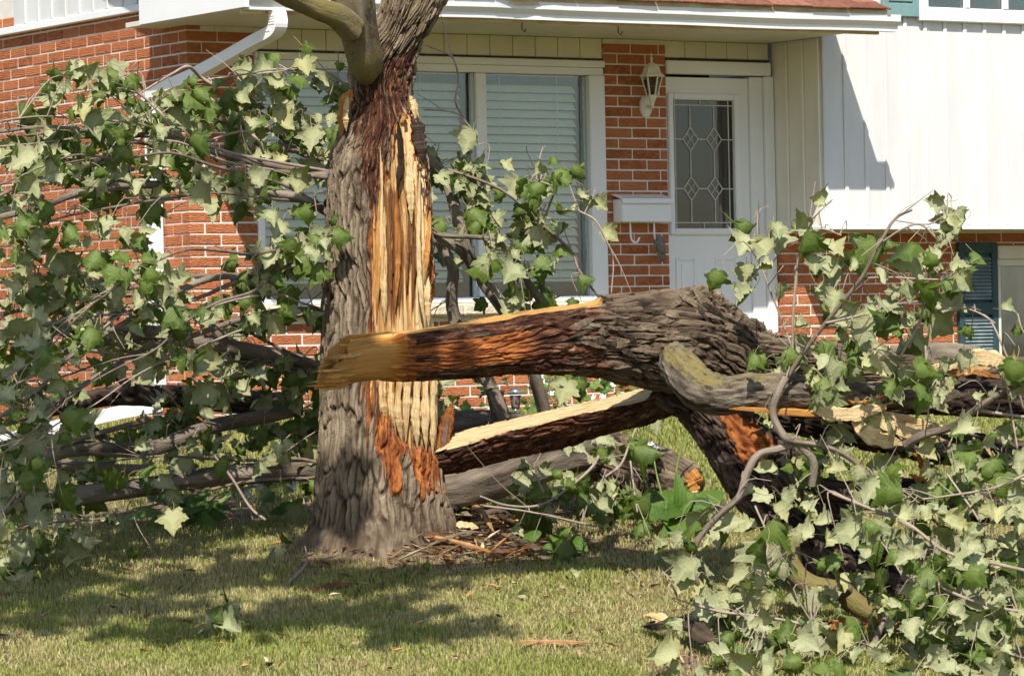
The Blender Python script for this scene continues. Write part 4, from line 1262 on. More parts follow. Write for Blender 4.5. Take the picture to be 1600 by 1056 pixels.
M_TIP = make_wood_mat('honey_split_wood', (0.68, 0.37, 0.105), (0.58, 0.24, 0.045), (0.34, 0.11, 0.022))
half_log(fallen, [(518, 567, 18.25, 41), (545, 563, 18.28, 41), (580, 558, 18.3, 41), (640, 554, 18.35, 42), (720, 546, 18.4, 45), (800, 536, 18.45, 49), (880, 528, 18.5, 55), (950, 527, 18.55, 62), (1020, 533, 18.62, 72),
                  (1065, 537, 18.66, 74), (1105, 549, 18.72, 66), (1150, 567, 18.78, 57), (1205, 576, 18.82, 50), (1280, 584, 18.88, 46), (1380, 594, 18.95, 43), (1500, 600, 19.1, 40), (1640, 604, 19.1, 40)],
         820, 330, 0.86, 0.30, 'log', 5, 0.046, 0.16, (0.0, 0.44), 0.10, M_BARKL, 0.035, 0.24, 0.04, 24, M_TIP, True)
for i in range(10):
    f = R.random()
    v = 520 + 90 * f
    u = 540 - 38 * f + R.uniform(-4, 8)
    d = 18.2 - .12 * math.sin(math.pi * f) + .03
    l = R.uniform(8, 46) * (0.6 + f)
    sliver(fallen, [P(u + 40, v - 3, d), P(u + 10, v, d - .005), P(u - l * .5, v + R.uniform(-2, 5), d + R.uniform(-.01, .02))], R.uniform(2.5, 7) / F_PX * d, R.uniform(.006, .014), M_TIP if R.random() < .7 else M_WOOD, 'splinter', (.4, .05), R.uniform(.05, .6), 1200 + i)
# humps and torn plates on the crotch of the fallen trunk
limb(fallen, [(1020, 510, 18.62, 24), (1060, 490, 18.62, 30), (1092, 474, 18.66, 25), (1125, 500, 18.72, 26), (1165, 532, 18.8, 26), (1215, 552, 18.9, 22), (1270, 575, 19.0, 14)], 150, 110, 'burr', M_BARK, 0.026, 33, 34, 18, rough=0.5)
LOGC = np.array([(880, 528, 18.5, 55), (950, 527, 18.55, 62), (1020, 533, 18.62, 72), (1075, 535, 18.68, 82), (1115, 536, 18.75, 82), (1160, 548, 18.85, 66), (1210, 560, 18.95, 56)], float)
for i in range(60):
    u = R.uniform(900, 1200)
    cv, cd, cr = [np.interp(u, LOGC[:, 0], LOGC[:, q]) for q in (1, 2, 3)]
    v = cv + R.uniform(-.95, .25) * cr
    L = R.uniform(18, 60)
    a = R.gauss(0.05 if u < 1080 else 0.55, 0.25)
    d = cd - math.sqrt(max(0.02, 1 - ((v - cv) / cr) ** 2)) * cr / F_PX * cd - 0.012
    du, dv = L * math.cos(a), L * math.sin(a)
    sliver(fallen, [P(u - du / 2, v - dv / 2, d + .02), P(u, v, d), P(u + du / 2, v + dv / 2, d + .02)], R.uniform(4, 13) / F_PX * d, R.uniform(.008, .016), M_BARK, 'bark_plate', (0.1, 0.1), R.uniform(.2, .75), 100 + i)
# smooth mossy limb coming out of the crotch
def lm(V, N, S):
    return np.clip(0.72 * sstep(-0.3, 0.8, N[..., 2]) * sstep(1.25, 0.25, S) * (0.3 + 1.1 * fbm(V[..., 0] * 9, V[..., 1] * 9, V[..., 2] * 9, 5, 3)) + .10, 0, 1)
limb(fallen, [(1052, 560, 18.42, 24), (1066, 578, 18.28, 33), (1092, 606, 18.2, 35), (1130, 617, 18.16, 32), (1180, 612, 18.14, 29), (1240, 611, 18.14, 27), (1300, 616, 18.16, 25), (1370, 622, 18.2, 22), (1440, 618, 18.25, 17)], 220, 120, 'limb', M_LIMB, 0.007, 41, 60, 22, mossf=lm, rough=0.38)
# orange torn strip under it
sliver(fallen, [P(1090, 628, 18.12), P(1180, 640, 18.08), P(1290, 645, 18.08), P(1400, 630, 18.1)], 9 / F_PX * 18, .02, M_ORANGE, 'torn_strip', (0.2, 0.2), 0.3, 7)
# the second split log reaching down to the foot of the standing trunk
half_log(fallen, [(690, 708, 20.05, 28), (700, 706, 20.0, 34), (780, 686, 19.8, 34), (870, 664, 19.5, 33), (960, 642, 19.2, 32), (1030, 625, 19.0, 30), (1080, 610, 18.85, 26)],
         360, 220, 0.50, 0.02, 'log', 15, 0.034, 0.60, (0.0, 0.97), 0.62, M_BARKD, 0.05, 0.3, 0.03, 26)
# dark underside limbs under the crotch
def torn_red(Vw):
    u, v = proj(Vw)
    d = poly_dist(u, v, [(1118, 632), (1140, 640), (1180, 662), (1208, 690), (1200, 712), (1172, 735), (1158, 720), (1140, 680)])
    return np.where(Vw[..., 1] < 18.75, sstep(-14, 8, d + 14 * (fbm(Vw[..., 0] * 30, Vw[..., 2] * 30, 0, 5, 3) - .5)), 0)
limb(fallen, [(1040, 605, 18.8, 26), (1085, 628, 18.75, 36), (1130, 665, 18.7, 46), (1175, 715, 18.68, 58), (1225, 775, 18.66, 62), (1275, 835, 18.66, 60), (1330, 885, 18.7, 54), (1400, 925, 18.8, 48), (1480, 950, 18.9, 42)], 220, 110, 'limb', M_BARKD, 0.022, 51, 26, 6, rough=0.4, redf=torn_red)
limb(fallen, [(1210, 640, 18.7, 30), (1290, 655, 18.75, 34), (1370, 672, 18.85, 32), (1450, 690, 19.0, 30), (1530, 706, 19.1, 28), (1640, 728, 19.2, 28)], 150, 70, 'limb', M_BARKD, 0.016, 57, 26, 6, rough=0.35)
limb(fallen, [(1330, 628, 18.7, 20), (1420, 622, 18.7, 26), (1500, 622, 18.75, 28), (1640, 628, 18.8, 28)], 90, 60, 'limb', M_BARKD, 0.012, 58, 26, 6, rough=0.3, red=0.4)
limb(fallen, [(1200, 700, 18.6, 14), (1240, 740, 18.5, 12), (1262, 790, 18.45, 11), (1290, 830, 18.5, 10)], 60, 36, 'limb', M_LIMB, 0.004, 59)
# broken end above right, grey log behind it
limb(fallen, [(1330, 578, 19.15, 18), (1400, 562, 19.1, 20), (1470, 558, 19.05, 22), (1530, 566, 19.0, 24)], 70, 50, 'limb', M_LIMB, 0.004, 63)
for i, (pts_, w, he) in enumerate([
        ([(1462, 578, 18.6), (1505, 562, 18.58), (1550, 550, 18.6)], 22, .03), ([(1490, 585, 18.82), (1530, 574, 18.8), (1575, 562, 18.82)], 14, .3),
        ([(1510, 560, 18.6), (1550, 560, 18.56), (1582, 578, 18.58)], 24, .06), ([(1470, 582, 18.84), (1520, 580, 18.8), (1562, 590, 18.82)], 12, .5),
        ([(1265, 640, 17.95), (1320, 648, 17.92), (1385, 636, 17.92)], 24, .02), ([(1320, 640, 18.05), (1400, 650, 18.05), (1480, 672, 18.1)], 12, .03),
        ([(1330, 655, 17.95), (1370, 684, 17.9), (1415, 692, 17.92)], 24, .02), ([(1350, 650, 17.95), (1420, 676, 17.9), (1480, 690, 17.95)], 18, .02), ([(1360, 664, 18.06), (1395, 680, 18.05), (1440, 676, 18.08)], 15, .02),
        ([(1385, 650, 18.05), (1420, 668, 18.04), (1470, 664, 18.08)], 14, .1), ([(1345, 665, 18.05), (1360, 690, 18.04), (1395, 694, 18.05)], 8, .6),
        ([(1290, 622, 18.0), (1350, 630, 18.0), (1400, 612, 18.02)], 8, .55), ([(1440, 672, 18.1), (1470, 670, 18.1), (1492, 680, 18.1)], 13, .05),
        ([(1440, 700, 18.05), (1446, 725, 18.04), (1436, 745, 18.05)], 9, .15), ([(1424, 700, 18.05), (1436, 715, 18.04), (1440, 735, 18.06)], 8, .6),
        ([(1420, 740, 18.03), (1440, 748, 18.03), (1470, 740, 18.05)], 8, .45), ([(1540, 700, 18.4), (1556, 715, 18.4), (1566, 722, 18.42)], 9, .3),
        ([(1460, 600, 18.75), (1500, 606, 18.74), (1550, 598, 18.76)], 9, .05), ([(1380, 625, 18.4), (1450, 630, 18.38), (1500, 616, 18.4)], 14, .02),
        ([(1448, 575, 18.9), (1490, 571, 18.86), (1520, 580, 18.86)], 11, .02)]):
    sliver(fallen, [P(*q) for q in pts_], w / F_PX * 18, .025, M_WOOD if he < .4 else M_ORANGE, 'splinter', (0.15, 0.25), he, 300 + i)
# lower right: limbs lying on the ground
limb(fallen, [(1255, 760, 18.3, 16), (1330, 770, 18.35, 18), (1420, 768, 18.4, 20), (1500, 790, 18.5, 22), (1600, 798, 18.6, 24), (1680, 800, 18.6, 24)], 90, 48, 'limb', M_BARKD, 0.008, 65)
limb(fallen, [(1236, 845, 18.0, 13), (1242, 890, 17.95, 15), (1268, 914, 17.92, 17), (1315, 928, 17.9, 19), (1352, 954, 17.88, 17), (1392, 970, 17.9, 15), (1450, 985, 17.95, 12)], 100, 48, 'limb', M_LIMB, 0.004, 67, mossf=mossy(0.95))
knot = limb(fallen, [(1312, 925, 17.80, 12), (1318, 922, 17.72, 12), (1323, 921, 17.66, 10)], 14, 28, 'knot', M_LIMB, 0.004, 69)
limb(fallen, [(1225, 1000, 17.75, 20), (1290, 992, 17.7, 24), (1360, 990, 17.68, 26), (1430, 992, 17.7, 24), (1480, 1000, 17.75, 20)], 90, 50, 'limb', M_LIMB, 0.004, 71, red=0.72)
limb(fallen, [(1180, 770, 18.55, 20), (1240, 830, 18.5, 24), (1300, 880, 18.45, 26), (1380, 920, 18.4, 24), (1500, 930, 18.4, 20)], 80, 50, 'limb', M_BARKD, 0.012, 73)

# ------------------------------------------------------------------ logs behind the trunk
def lying(name, label, ctrl, mat, m=110, n=56, amp=0.006, seed=0, rough=0.25, cat='log', **kw):
    p0 = P(*ctrl[len(ctrl) // 2][:3])
    o = thing(name, label, cat, (p0[0], p0[1], p0[2] - ctrl[len(ctrl) // 2][3] / F_PX * 20))
    limb(o, ctrl, m, n, 'bark', mat, amp, seed, rough=rough, **kw)
    return o
lying('fallen_log', 'dark grey log curving along the ground just right of the trunk foot', [(640, 770, 20.7, 26), (700, 768, 20.6, 28), (760, 754, 20.6, 30), (820, 732, 20.6, 31), (880, 712, 20.7, 30), (940, 706, 20.8, 28)], M_LIMB, seed=81)
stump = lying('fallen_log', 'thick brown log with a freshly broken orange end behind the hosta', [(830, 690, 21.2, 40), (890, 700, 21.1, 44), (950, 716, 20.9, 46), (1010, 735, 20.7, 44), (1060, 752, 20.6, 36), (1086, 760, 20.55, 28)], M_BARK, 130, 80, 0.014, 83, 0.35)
for i in range(7):
    u, v = 1084 + R.uniform(-4, 6), 745 + i * 5
    sliver(stump, [P(u - 8, v - 10, 20.45), P(u, v, 20.42), P(u + 6, v + 12, 20.45)], 12 / F_PX * 20, .03, M_ORANGE if i < 5 else M_WOOD, 'splinter', (.4, .3), 0.4 if i < 5 else .05, 500 + i)
lying('fallen_log', 'short grey log half hidden behind the pale topped split log', [(650, 668, 21.6, 20), (700, 664, 21.6, 22), (760, 660, 21.6, 20), (830, 664, 21.7, 16)], M_LIMB, seed=85)
# ------------------------------------------------------------------ maple leaves
def make_leaf_mat(name, top_a, top_b, under_a, under_b, trans=0.25):
    k = NT(name)
    r = k.rnd()
    geo = k.n('ShaderNodeNewGeometry')
    p = geo.outputs['Position']
    vein = k.attr('vein')
    top = k.ramp(r, [(0.0, top_a), (0.55, top_b), (0.9, tuple((a + b) * .6 for a, b in zip(top_a, top_b))), (1.0, top_b)])
    r2 = k.math('FRACT', k.math('MULTIPLY', r, 7.31))
    und = k.ramp(r2, [(0.0, under_a), (0.45, under_b), (0.75, tuple((a + b) * .5 for a, b in zip(under_a, under_b))), (0.93, (under_b[0] * 1.12, under_b[1] * 1.05, under_b[2] * 0.8)), (1.0, under_a)])
    top = k.mix(k.math('MULTIPLY', k.step(vein, 0.55, 1.0), 0.45), top, (0.20, 0.26, 0.07))
    und = k.mix(k.math('MULTIPLY', k.step(vein, 0.6, 1.0), 0.5), und, tuple(min(.9, c * 1.35) for c in under_b))
    col = k.mix(geo.outputs['Backfacing'], top, und)
    n = k.noise(p, 35, 4, 0.6)
    col = k.mix(k.math('MULTIPLY', k.step(n, 0.55, 0.8), 0.25), col, tuple(c * .6 for c in top_b))
    k.bump(k.math('ADD', k.noise(p, 90, 3, 0.6), k.math('MULTIPLY', vein, -0.5)), 0.004)
    k.done(col, 0.55, 0.25)
    k.l(k.math('MULTIPLY_ADD', geo.outputs['Backfacing'], 0.35, 0.42), k.b.inputs['Roughness'])
    tl = k.n('ShaderNodeBsdfTranslucent')
    k.l(k.mix(0.5, top, (0.22, 0.29, 0.02)), tl.inputs[0])
    mx = k.n('ShaderNodeMixShader'); mx.inputs[0].default_value = trans
    k.l(k.b.outputs[0], mx.inputs[1]); k.l(tl.outputs[0], mx.inputs[2]); k.l(mx.outputs[0], k.out.inputs[0])
    return k.m
M_LEAF = make_leaf_mat('maple_leaf', (0.048, 0.088, 0.012), (0.095, 0.145, 0.022), (0.238, 0.264, 0.124), (0.375, 0.382, 0.215))
M_STEM = soft_mat('leaf_stalk', (0.34, 0.30, 0.11), (0.42, 0.33, 0.20), 12, 0.6, 0.3)
M_TWIG = soft_mat('pale_twig_bark', (0.27, 0.215, 0.165), (0.36, 0.29, 0.23), 30, 0.8, 0.2, 0.001, 200)
M_TWIGD = soft_mat('brown_twig_bark', (0.14, 0.105, 0.08), (0.22, 0.175, 0.135), 24, 0.85, 0.2, 0.0015, 150)

_half = {'A': (.10, -.10), 'B': (.28, -.13), 'C': (.43, .00), 'C2': (.36, .07), 'D': (.42, .15), 'E': (.54, .20), 'E2': (.55, .30), 'F': (.67, .43), 'F2': (.53, .47), 'G': (.46, .50), 'G2': (.39, .50), 'H': (.31, .54), 'I': (.335, .68), 'I2': (.22, .74), 'J': (.13, .84), 'V2': (.20, 0.0), 'V1': (.31, .25)}
_mid = {'M0': (0, 0), 'M1': (0, .22), 'M2': (0, .45), 'M3': (0, .70), 'T': (0, 1.02)}
_tri = [('M0', 'A', 'V2'), ('A', 'B', 'V2'), ('B', 'C', 'V2'), ('C', 'C2', 'V2'), ('C2', 'D', 'V2'), ('M0', 'V2', 'V1'), ('V2', 'D', 'V1'), ('D', 'E', 'V1'), ('E', 'E2', 'V1'), ('E2', 'F', 'V1'), ('F', 'F2', 'V1'), ('F2', 'G', 'V1'), ('G', 'G2', 'V1'), ('G2', 'H', 'V1'),
        ('V1', 'H', 'M2'), ('V1', 'M2', 'M1'), ('M0', 'V1', 'M1'), ('H', 'M3', 'M2'), ('H', 'I', 'M3'), ('I', 'I2', 'M3'), ('I2', 'J', 'M3'), ('J', 'T', 'M3')]
_vein = {'M0', 'M1', 'M2', 'M3', 'T', 'V1', 'V2', 'F'}
def leaf_shape(rng, wilt):
    """verts, faces, vein values, number of blade faces; stalk starts at the origin, the blade hangs along +y"""
    names = list(_mid) + [n + 'R' for n in _half] + [n + 'L' for n in _half]
    xy = {}
    for n, (x, y) in _mid.items():
        xy[n] = (x, y)
    for n, (x, y) in _half.items():
        for sd, sg in (('R', 1), ('L', -1)):
            j = rng.uniform(-.022, .022) if n not in ('V1', 'V2') else 0
            xy[n + sd] = (sg * (x * rng.uniform(.95, 1.06)), y + j)
    fold = rng.uniform(0.05, 0.35) + wilt * rng.uniform(0.2, 0.8)
    curl = rng.uniform(-0.25, 0.55) + wilt * rng.uniform(-0.3, 0.9)
    droop = rng.uniform(0.0, 0.5) + wilt * rng.uniform(0.0, 0.9)
    tw = rng.uniform(-0.5, 0.5) * (0.5 + wilt)
    asym = rng.uniform(-.3, .3)
    pl = rng.uniform(0.35, 0.75)
    V, vein = [], []
    for n in names:
        x, y = xy[n]
        z = -fold * abs(x) * (1 + asym * (1 if x > 0 else -1)) - droop * (max(0, abs(x) - .2) ** 1.6)
        z += (0.07 if n[:1] not in 'MTV' else 0) * (rng.uniform(-1, 1)) * (0.6 + wilt)
        if n[:2] in ('V1', 'V2') or n[0] in 'MT':
            z += 0.035
        # bend along the midrib
        a = curl * max(0, y)
        yy = y if abs(curl) < 1e-3 else math.sin(a) / curl if y > 0 else y
        zz = -(1 - math.cos(a)) / curl if (abs(curl) > 1e-3 and y > 0) else 0
        z2 = z * math.cos(a) + zz
        yy += z * math.sin(a) * (1 if curl > 0 else 1)
        ta = tw * (y - .3)
        V.append((x * math.cos(ta) - z2 * math.sin(ta), pl + yy, z2 * math.cos(ta) + x * math.sin(ta)))
        vein.append(1.0 if (n in _vein or n[:-1] in _vein) else 0.0)
    ix = {n: i for i, n in enumerate(names)}
    F = []
    for a, b, c in _tri:
        g = lambda q, sd: ix[q] if q in ix else ix[q + sd]
        F.append((g(a, 'R'), g(b, 'R'), g(c, 'R')))
        F.append((g(a, 'L'), g(c, 'L'), g(b, 'L')))
    nb = len(F)
    bow = rng.uniform(-.12, .12)
    pts = [np.array((bow * math.sin(t * math.pi), pl * t, 0.06 * math.sin(t * math.pi))) for t in (0, .33, .67, 1.0)]
    b0 = len(V)
    for p in pts:
        for q in range(3):
            an = q * 2.094
            V.append((p[0] + .014 * math.cos(an), p[1], p[2] + .014 * math.sin(an)))
            vein.append(0)
    for k in range(3):
        for q in range(3):
            r = (q + 1) % 3
            F.append((b0 + k * 3 + q, b0 + k * 3 + r, b0 + k * 3 + 3 + r)); F.append((b0 + k * 3 + q, b0 + k * 3 + 3 + r, b0 + k * 3 + 3 + q))
    return V, F, vein, nb
LEAVES = []
for i in range(40):
    V_, F_, ve, nb = leaf_shape(R, 0.0 if i < 5 else R.uniform(0.5, 1.7))
    me = bpy.data.meshes.new('leaf')
    me.from_pydata(V_, [], F_)
    at = me.attributes.new('vein', 'FLOAT', 'POINT'); at.data.foreach_set('value', np.array(ve, np.float32))
    me.materials.append(M_LEAF); me.materials.append(M_STEM)
    me.polygons.foreach_set('material_index', np.array([0] * nb + [1] * (len(F_) - nb), np.int32))
    me.polygons.foreach_set('use_smooth', np.ones(len(F_), bool))
    LEAVES.append((me, np.array(V_), F_, nb, ve))

VIEW = np.array([0, -1.0, 0.0])
def leaf_matrix(pos, size, rng, under=0.62, hang=0.75, outward=None):
    """orientation: the blade hangs from its stalk, one face roughly towards the street"""
    a = rng.gauss(0, 0.85)
    tip = np.array([math.sin(a), rng.gauss(-.05, .35), -math.cos(a) * hang - 0.1 + rng.gauss(0, .25)])
    if outward is not None:
        tip = tip + outward * 0.6
    tip /= np.linalg.norm(tip)
    nrm = np.array([rng.gauss(0, .75), -0.9, 0.40 + rng.gauss(0, .7)])
    if rng.random() < under:
        nrm = -nrm
    nrm = nrm - tip * (nrm @ tip)
    nrm /= np.linalg.norm(nrm) + 1e-9
    xx = np.cross(tip, nrm)
    M = Matrix(((xx[0] * size, tip[0] * size, nrm[0] * size, pos[0]), (xx[1] * size, tip[1] * size, nrm[1] * size, pos[1]), (xx[2] * size, tip[2] * size, nrm[2] * size, pos[2]), (0, 0, 0, 1)))
    return M

N_LEAF = 0
def put_leaf(parent, pos, size, rng, under=0.62, hang=0.75, outward=None):
    global N_LEAF
    o = bpy.data.objects.new('leaf', rng.choice(LEAVES)[0])
    COL.objects.link(o)
    o.parent = parent
    M = leaf_matrix(pos, size, rng, under, hang, outward)
    off = np.zeros(3)
    q = parent
    while q is not None:
        off += np.array(q.location); q = q.parent
    M.translation = M.translation - Vector(off)
    o.matrix_local = M
    N_LEAF += 1
    return o

# ------------------------------------------------------------------ fallen leafy branches
class Branch:
    def __init__(self, label, stems, cat='branch', name='fallen_branch', group=None, mat=None, thing_=None, extra=False):
        """stems: lists of (u, v, depth, radius px); the first is the main stem"""
        u, v, d, r = stems[0][len(stems[0]) // 2]
        p0 = P(u, v, d)
        self.o = thing_ or thing(name, label, cat, (p0[0], p0[1], p0[2] - 0.1), 0, group)
        self.samples = []
        stems = list(stems)
        if extra:
            for sg in (-1, 1):
                k = R.uniform(12, 46) * sg
                m0 = stems[0]
                stems.append([(q[0] + R.uniform(-8, 8), q[1] + k * min(1.5, i_ / 4) + R.uniform(-5, 5), q[2] - .04 * i_ + R.uniform(-.04, .04), max(1.3, min(2.8, q[3] * .5) * (1 - .6 * i_ / len(m0)))) for i_, q in enumerate(m0)])
        self.twigs = MB()
        for i, st in enumerate(stems):
            pts = [P(*q[:3]) for q in st]
            pts = [p_ + (np.array([0, R.gauss(0, .03), R.gauss(0, .006)]) if 0 < j_ < len(pts) - 1 else 0) for j_, p_ in enumerate(pts)]
            rad = [q[3] / F_PX * q[2] for q in st]
            big = max(rad) > 0.018
            m = max(14, int(len(st) * (16 if big else 9)))
            limb_w(self.o, pts, rad, m, 26 if big else 9, 'stem', mat or (M_STEMB if big else (M_TWIGD if max(rad) > .009 else M_TWIG)), 0.0022 if big else 0.0007, 7 * i + int(u) % 97, rough=0.30)
            c = spline(np.hstack([np.array(pts), np.array(rad)[:, None]]), 40)
            L_ = float(np.linalg.norm(c[-1, :3] - c[0, :3]))
            for q in range(int(L_ * 4)):                       # bare side twigs
                k0 = R.randrange(8, 40)
                a0 = c[k0, :3]; tdir = c[min(39, k0 + 1), :3] - c[k0 - 1, :3]; tdir /= np.linalg.norm(tdir) + 1e-9
                l0 = R.uniform(.10, .42)
                sd = np.array([R.gauss(0, .5), R.gauss(0, .4), R.gauss(0.15, .5)])
                e1_ = a0 + (tdir * .7 + sd * .6) * l0 * .5; e2_ = a0 + (tdir * .7 + sd * .6) * l0 + np.array([0, 0, -.25 * l0 * R.random()]) + sd * .15 * l0
                self.twigs.tube(spline([a0, e1_, e2_], 7), np.linspace(min(.0034, float(c[k0, 3]) * .8), .0011, 7), 4, False)
            self.samples.append(c)
        S = np.vstack(self.samples)
        self.sp = S[:, :3]
        self.su, self.sv = proj(self.sp)
    def node(self, u, v, n, rng, size=0.15, under=0.62, spread=0.22, hang=0.75):
        k = int(np.argmin((self.su - u) ** 2 + (self.sv - v) ** 2))
        dn = math.sqrt((self.su[k] - u) ** 2 + (self.sv[k] - v) ** 2)
        d0 = float((self.sp[k] - CAM) @ FWD)
        d = d0 + rng.gauss(0.06, spread)
        p = P(u, v, d)
        gz_ = float(ground_z(p[0], p[1])) + 0.05
        if p[2] < gz_:
            p = on_ground(u, v); p = p + np.array([0, -.02, .05])
        if dn > 6:
            k2 = int(np.clip(k + rng.choice((-1, 1)) * min(9, dn / 8), k // 40 * 40, k // 40 * 40 + 39))
            a = self.sp[k2]
            mid = (a + p) / 2 + np.array([rng.gauss(0, .04), rng.gauss(0, .04), 0.05 + 0.12 * dn / 100 * rng.random()])
            c = spline([a, mid, p], 7)
            self.twigs.tube(c, np.linspace(0.0036, 0.0016, 7), 4, False)
        for i in range(n):
            j = np.array([rng.gauss(0, .042), rng.gauss(0, .05), rng.gauss(0, .036)])
            put_leaf(self.o, p + j, size * (rng.uniform(.62, 1.15) if rng.random() < .78 else rng.uniform(1.15, 1.6)), rng, under, hang)
    def finish(self):
        if self.twigs.v:
            self.twigs.build('twigs', M_TWIG, self.o, world_coords=True, kind='stuff')

LB = []
def B(label, stems, **kw):
    b = Branch(label, stems, **kw)
    LB.append(b)
    return b
G_LEFT = 'leafy branches fallen left of the standing trunk'
# left, top to bottom
B('topmost fallen branch left of the trunk, two pale stems side by side', [
    [(514, 272, 20.3, 5), (450, 262, 20.2, 5), (360, 243, 20.0, 5.5), (270, 219, 19.8, 5), (200, 208, 19.6, 4.5), (120, 202, 19.4, 4), (60, 198, 19.3, 3.2), (-40, 212, 19.2, 2.5)],
    [(512, 278, 20.2, 4), (430, 266, 20.1, 4), (340, 238, 19.9, 4.5), (260, 230, 19.75, 4), (130, 212, 19.5, 3), (70, 205, 19.35, 2.5), (-40, 232, 19.2, 2)],
    [(270, 212, 19.7, 2.5), (255, 180, 19.6, 2.2), (236, 160, 19.6, 2), (210, 142, 19.6, 1.6)],
    [(335, 134, 20.0, 2.2), (312, 118, 19.95, 2.6), (295, 106, 19.9, 2.6), (270, 114, 19.8, 2.2), (240, 130, 19.7, 1.8), (205, 155, 19.7, 1.6)],
    [(412, 240, 20.1, 2.2), (400, 215, 20.0, 2.2), (375, 205, 20.0, 2), (320, 222, 19.9, 1.6)]], group=G_LEFT, extra=True)
B('leafy branch behind the trunk, bare pale twigs arching over the window corner', [
    [(516, 236, 20.6, 6), (470, 236, 20.6, 6), (425, 232, 20.5, 5), (400, 222, 20.5, 4), (350, 190, 20.4, 3), (300, 175, 20.4, 2)],
    [(538, 132, 20.5, 2), (520, 118, 20.5, 2.2), (490, 108, 20.5, 2), (430, 112, 20.4, 1.8), (370, 118, 20.4, 1.6), (300, 128, 20.3, 1.4)],
    [(530, 128, 20.55, 1.6), (500, 122, 20.5, 1.6), (470, 104, 20.5, 1.5), (440, 112, 20.4, 1.3), (400, 116, 20.4, 1.2)],
    [(512, 250, 20.7, 5), (470, 240, 20.7, 4.5), (440, 215, 20.6, 3.5), (415, 195, 20.6, 2.5), (400, 165, 20.6, 2)]], group=G_LEFT)
B('long dark branch crossing the brick corner just below the twin pale stems', [
    [(515, 334, 20.2, 7), (471, 312, 20.1, 7), (427, 302, 20.0, 7), (341, 289, 19.8, 6.5), (273, 283, 19.6, 6.5), (191, 292, 19.4, 6.5), (120, 303, 19.2, 6), (60, 322, 19.0, 5), (0, 342, 18.9, 4.5), (-50, 360, 18.8, 4)],
    [(165, 246, 19.3, 2), (140, 256, 19.2, 2.4), (90, 272, 19.1, 3), (40, 284, 19.0, 3), (0, 306, 18.95, 3), (-40, 320, 18.9, 3)]], group=G_LEFT, extra=True)
B('thin forked branch rising to the trunk just above the window sill', [
    [(512, 388, 20.0, 6.5), (470, 400, 19.9, 6), (430, 415, 19.8, 6), (395, 428, 19.7, 5.5), (340, 434, 19.5, 5.5), (290, 448, 19.3, 4.5), (235, 478, 19.1, 4.5), (180, 510, 18.9, 4), (120, 552, 18.7, 3.5), (60, 610, 18.5, 3), (0, 650, 18.4, 2.6), (-40, 670, 18.3, 2)],
    [(340, 433, 19.5, 4.5), (300, 432, 19.4, 4), (205, 452, 19.3, 3.5), (95, 472, 19.1, 3), (0, 489, 18.9, 3), (-40, 496, 18.9, 3)],
    [(430, 415, 19.75, 5), (360, 445, 19.6, 4), (300, 470, 19.5, 3.5), (240, 480, 19.4, 3)],
    [(240, 458, 19.2, 2.2), (200, 437, 19.1, 2.6), (130, 428, 19.0, 2.6), (60, 431, 18.9, 2.4), (0, 443, 18.8, 2.4), (-40, 450, 18.8, 2)],
    [(235, 480, 19.1, 2.2), (160, 490, 19.0, 2.6), (80, 502, 18.9, 2.4), (0, 514, 18.8, 2)]], group=G_LEFT, extra=True)
B('slender bowed branch touching the trunk just under the stone sill', [
    [(512, 488, 20.1, 4), (480, 484, 20.0, 4.2), (430, 487, 19.9, 4.2), (370, 502, 19.7, 4.2), (300, 522, 19.5, 4.5), (262, 532, 19.3, 4.5), (205, 552, 19.1, 4), (150, 590, 18.9, 3.6), (90, 630, 18.7, 3.4), (50, 652, 18.6, 3), (0, 668, 18.5, 2.6), (-40, 690, 18.4, 2.4)],
    [(180, 552, 19.05, 2), (130, 545, 19.0, 2.2), (115, 525, 18.9, 2), (100, 520, 18.9, 1.6)]], group=G_LEFT, extra=True)
B('stout grey bough ending at the trunk behind the torn log tip', [
    [(505, 590, 20.5, 15), (480, 575, 20.45, 14.5), (430, 556, 20.3, 14), (370, 543, 20.2, 13.5), (300, 531, 20.0, 13), (230, 523, 19.9, 12), (160, 528, 19.7, 12), (100, 545, 19.5, 11), (40, 556, 19.3, 9)],
    [(425, 595, 20.4, 7), (385, 570, 20.3, 8), (345, 525, 20.2, 8), (330, 505, 20.2, 6)]], group=G_LEFT, extra=True)
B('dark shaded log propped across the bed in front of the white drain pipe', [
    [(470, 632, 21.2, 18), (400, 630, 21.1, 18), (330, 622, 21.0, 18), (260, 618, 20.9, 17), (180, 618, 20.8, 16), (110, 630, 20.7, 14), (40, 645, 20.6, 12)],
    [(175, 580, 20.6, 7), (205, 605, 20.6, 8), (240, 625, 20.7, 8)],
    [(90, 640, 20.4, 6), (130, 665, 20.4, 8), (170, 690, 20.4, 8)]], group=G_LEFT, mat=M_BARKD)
B('pale crooked limb with white scuffs resting above the lowest log', [
    [(470, 640, 20.6, 9), (425, 650, 20.5, 11), (350, 662, 20.4, 12), (300, 676, 20.2, 12), (240, 700, 20.1, 12), (180, 702, 20.0, 12), (120, 702, 19.9, 13), (60, 716, 19.8, 12), (0, 728, 19.7, 11)],
    [(232, 656, 20.1, 4.5), (180, 668, 20.0, 4.5), (140, 680, 19.9, 4.5), (90, 698, 19.8, 4.5)],
    [(230, 735, 20.2, 9), (150, 734, 20.1, 10), (80, 722, 20.0, 9)]], group=G_LEFT)
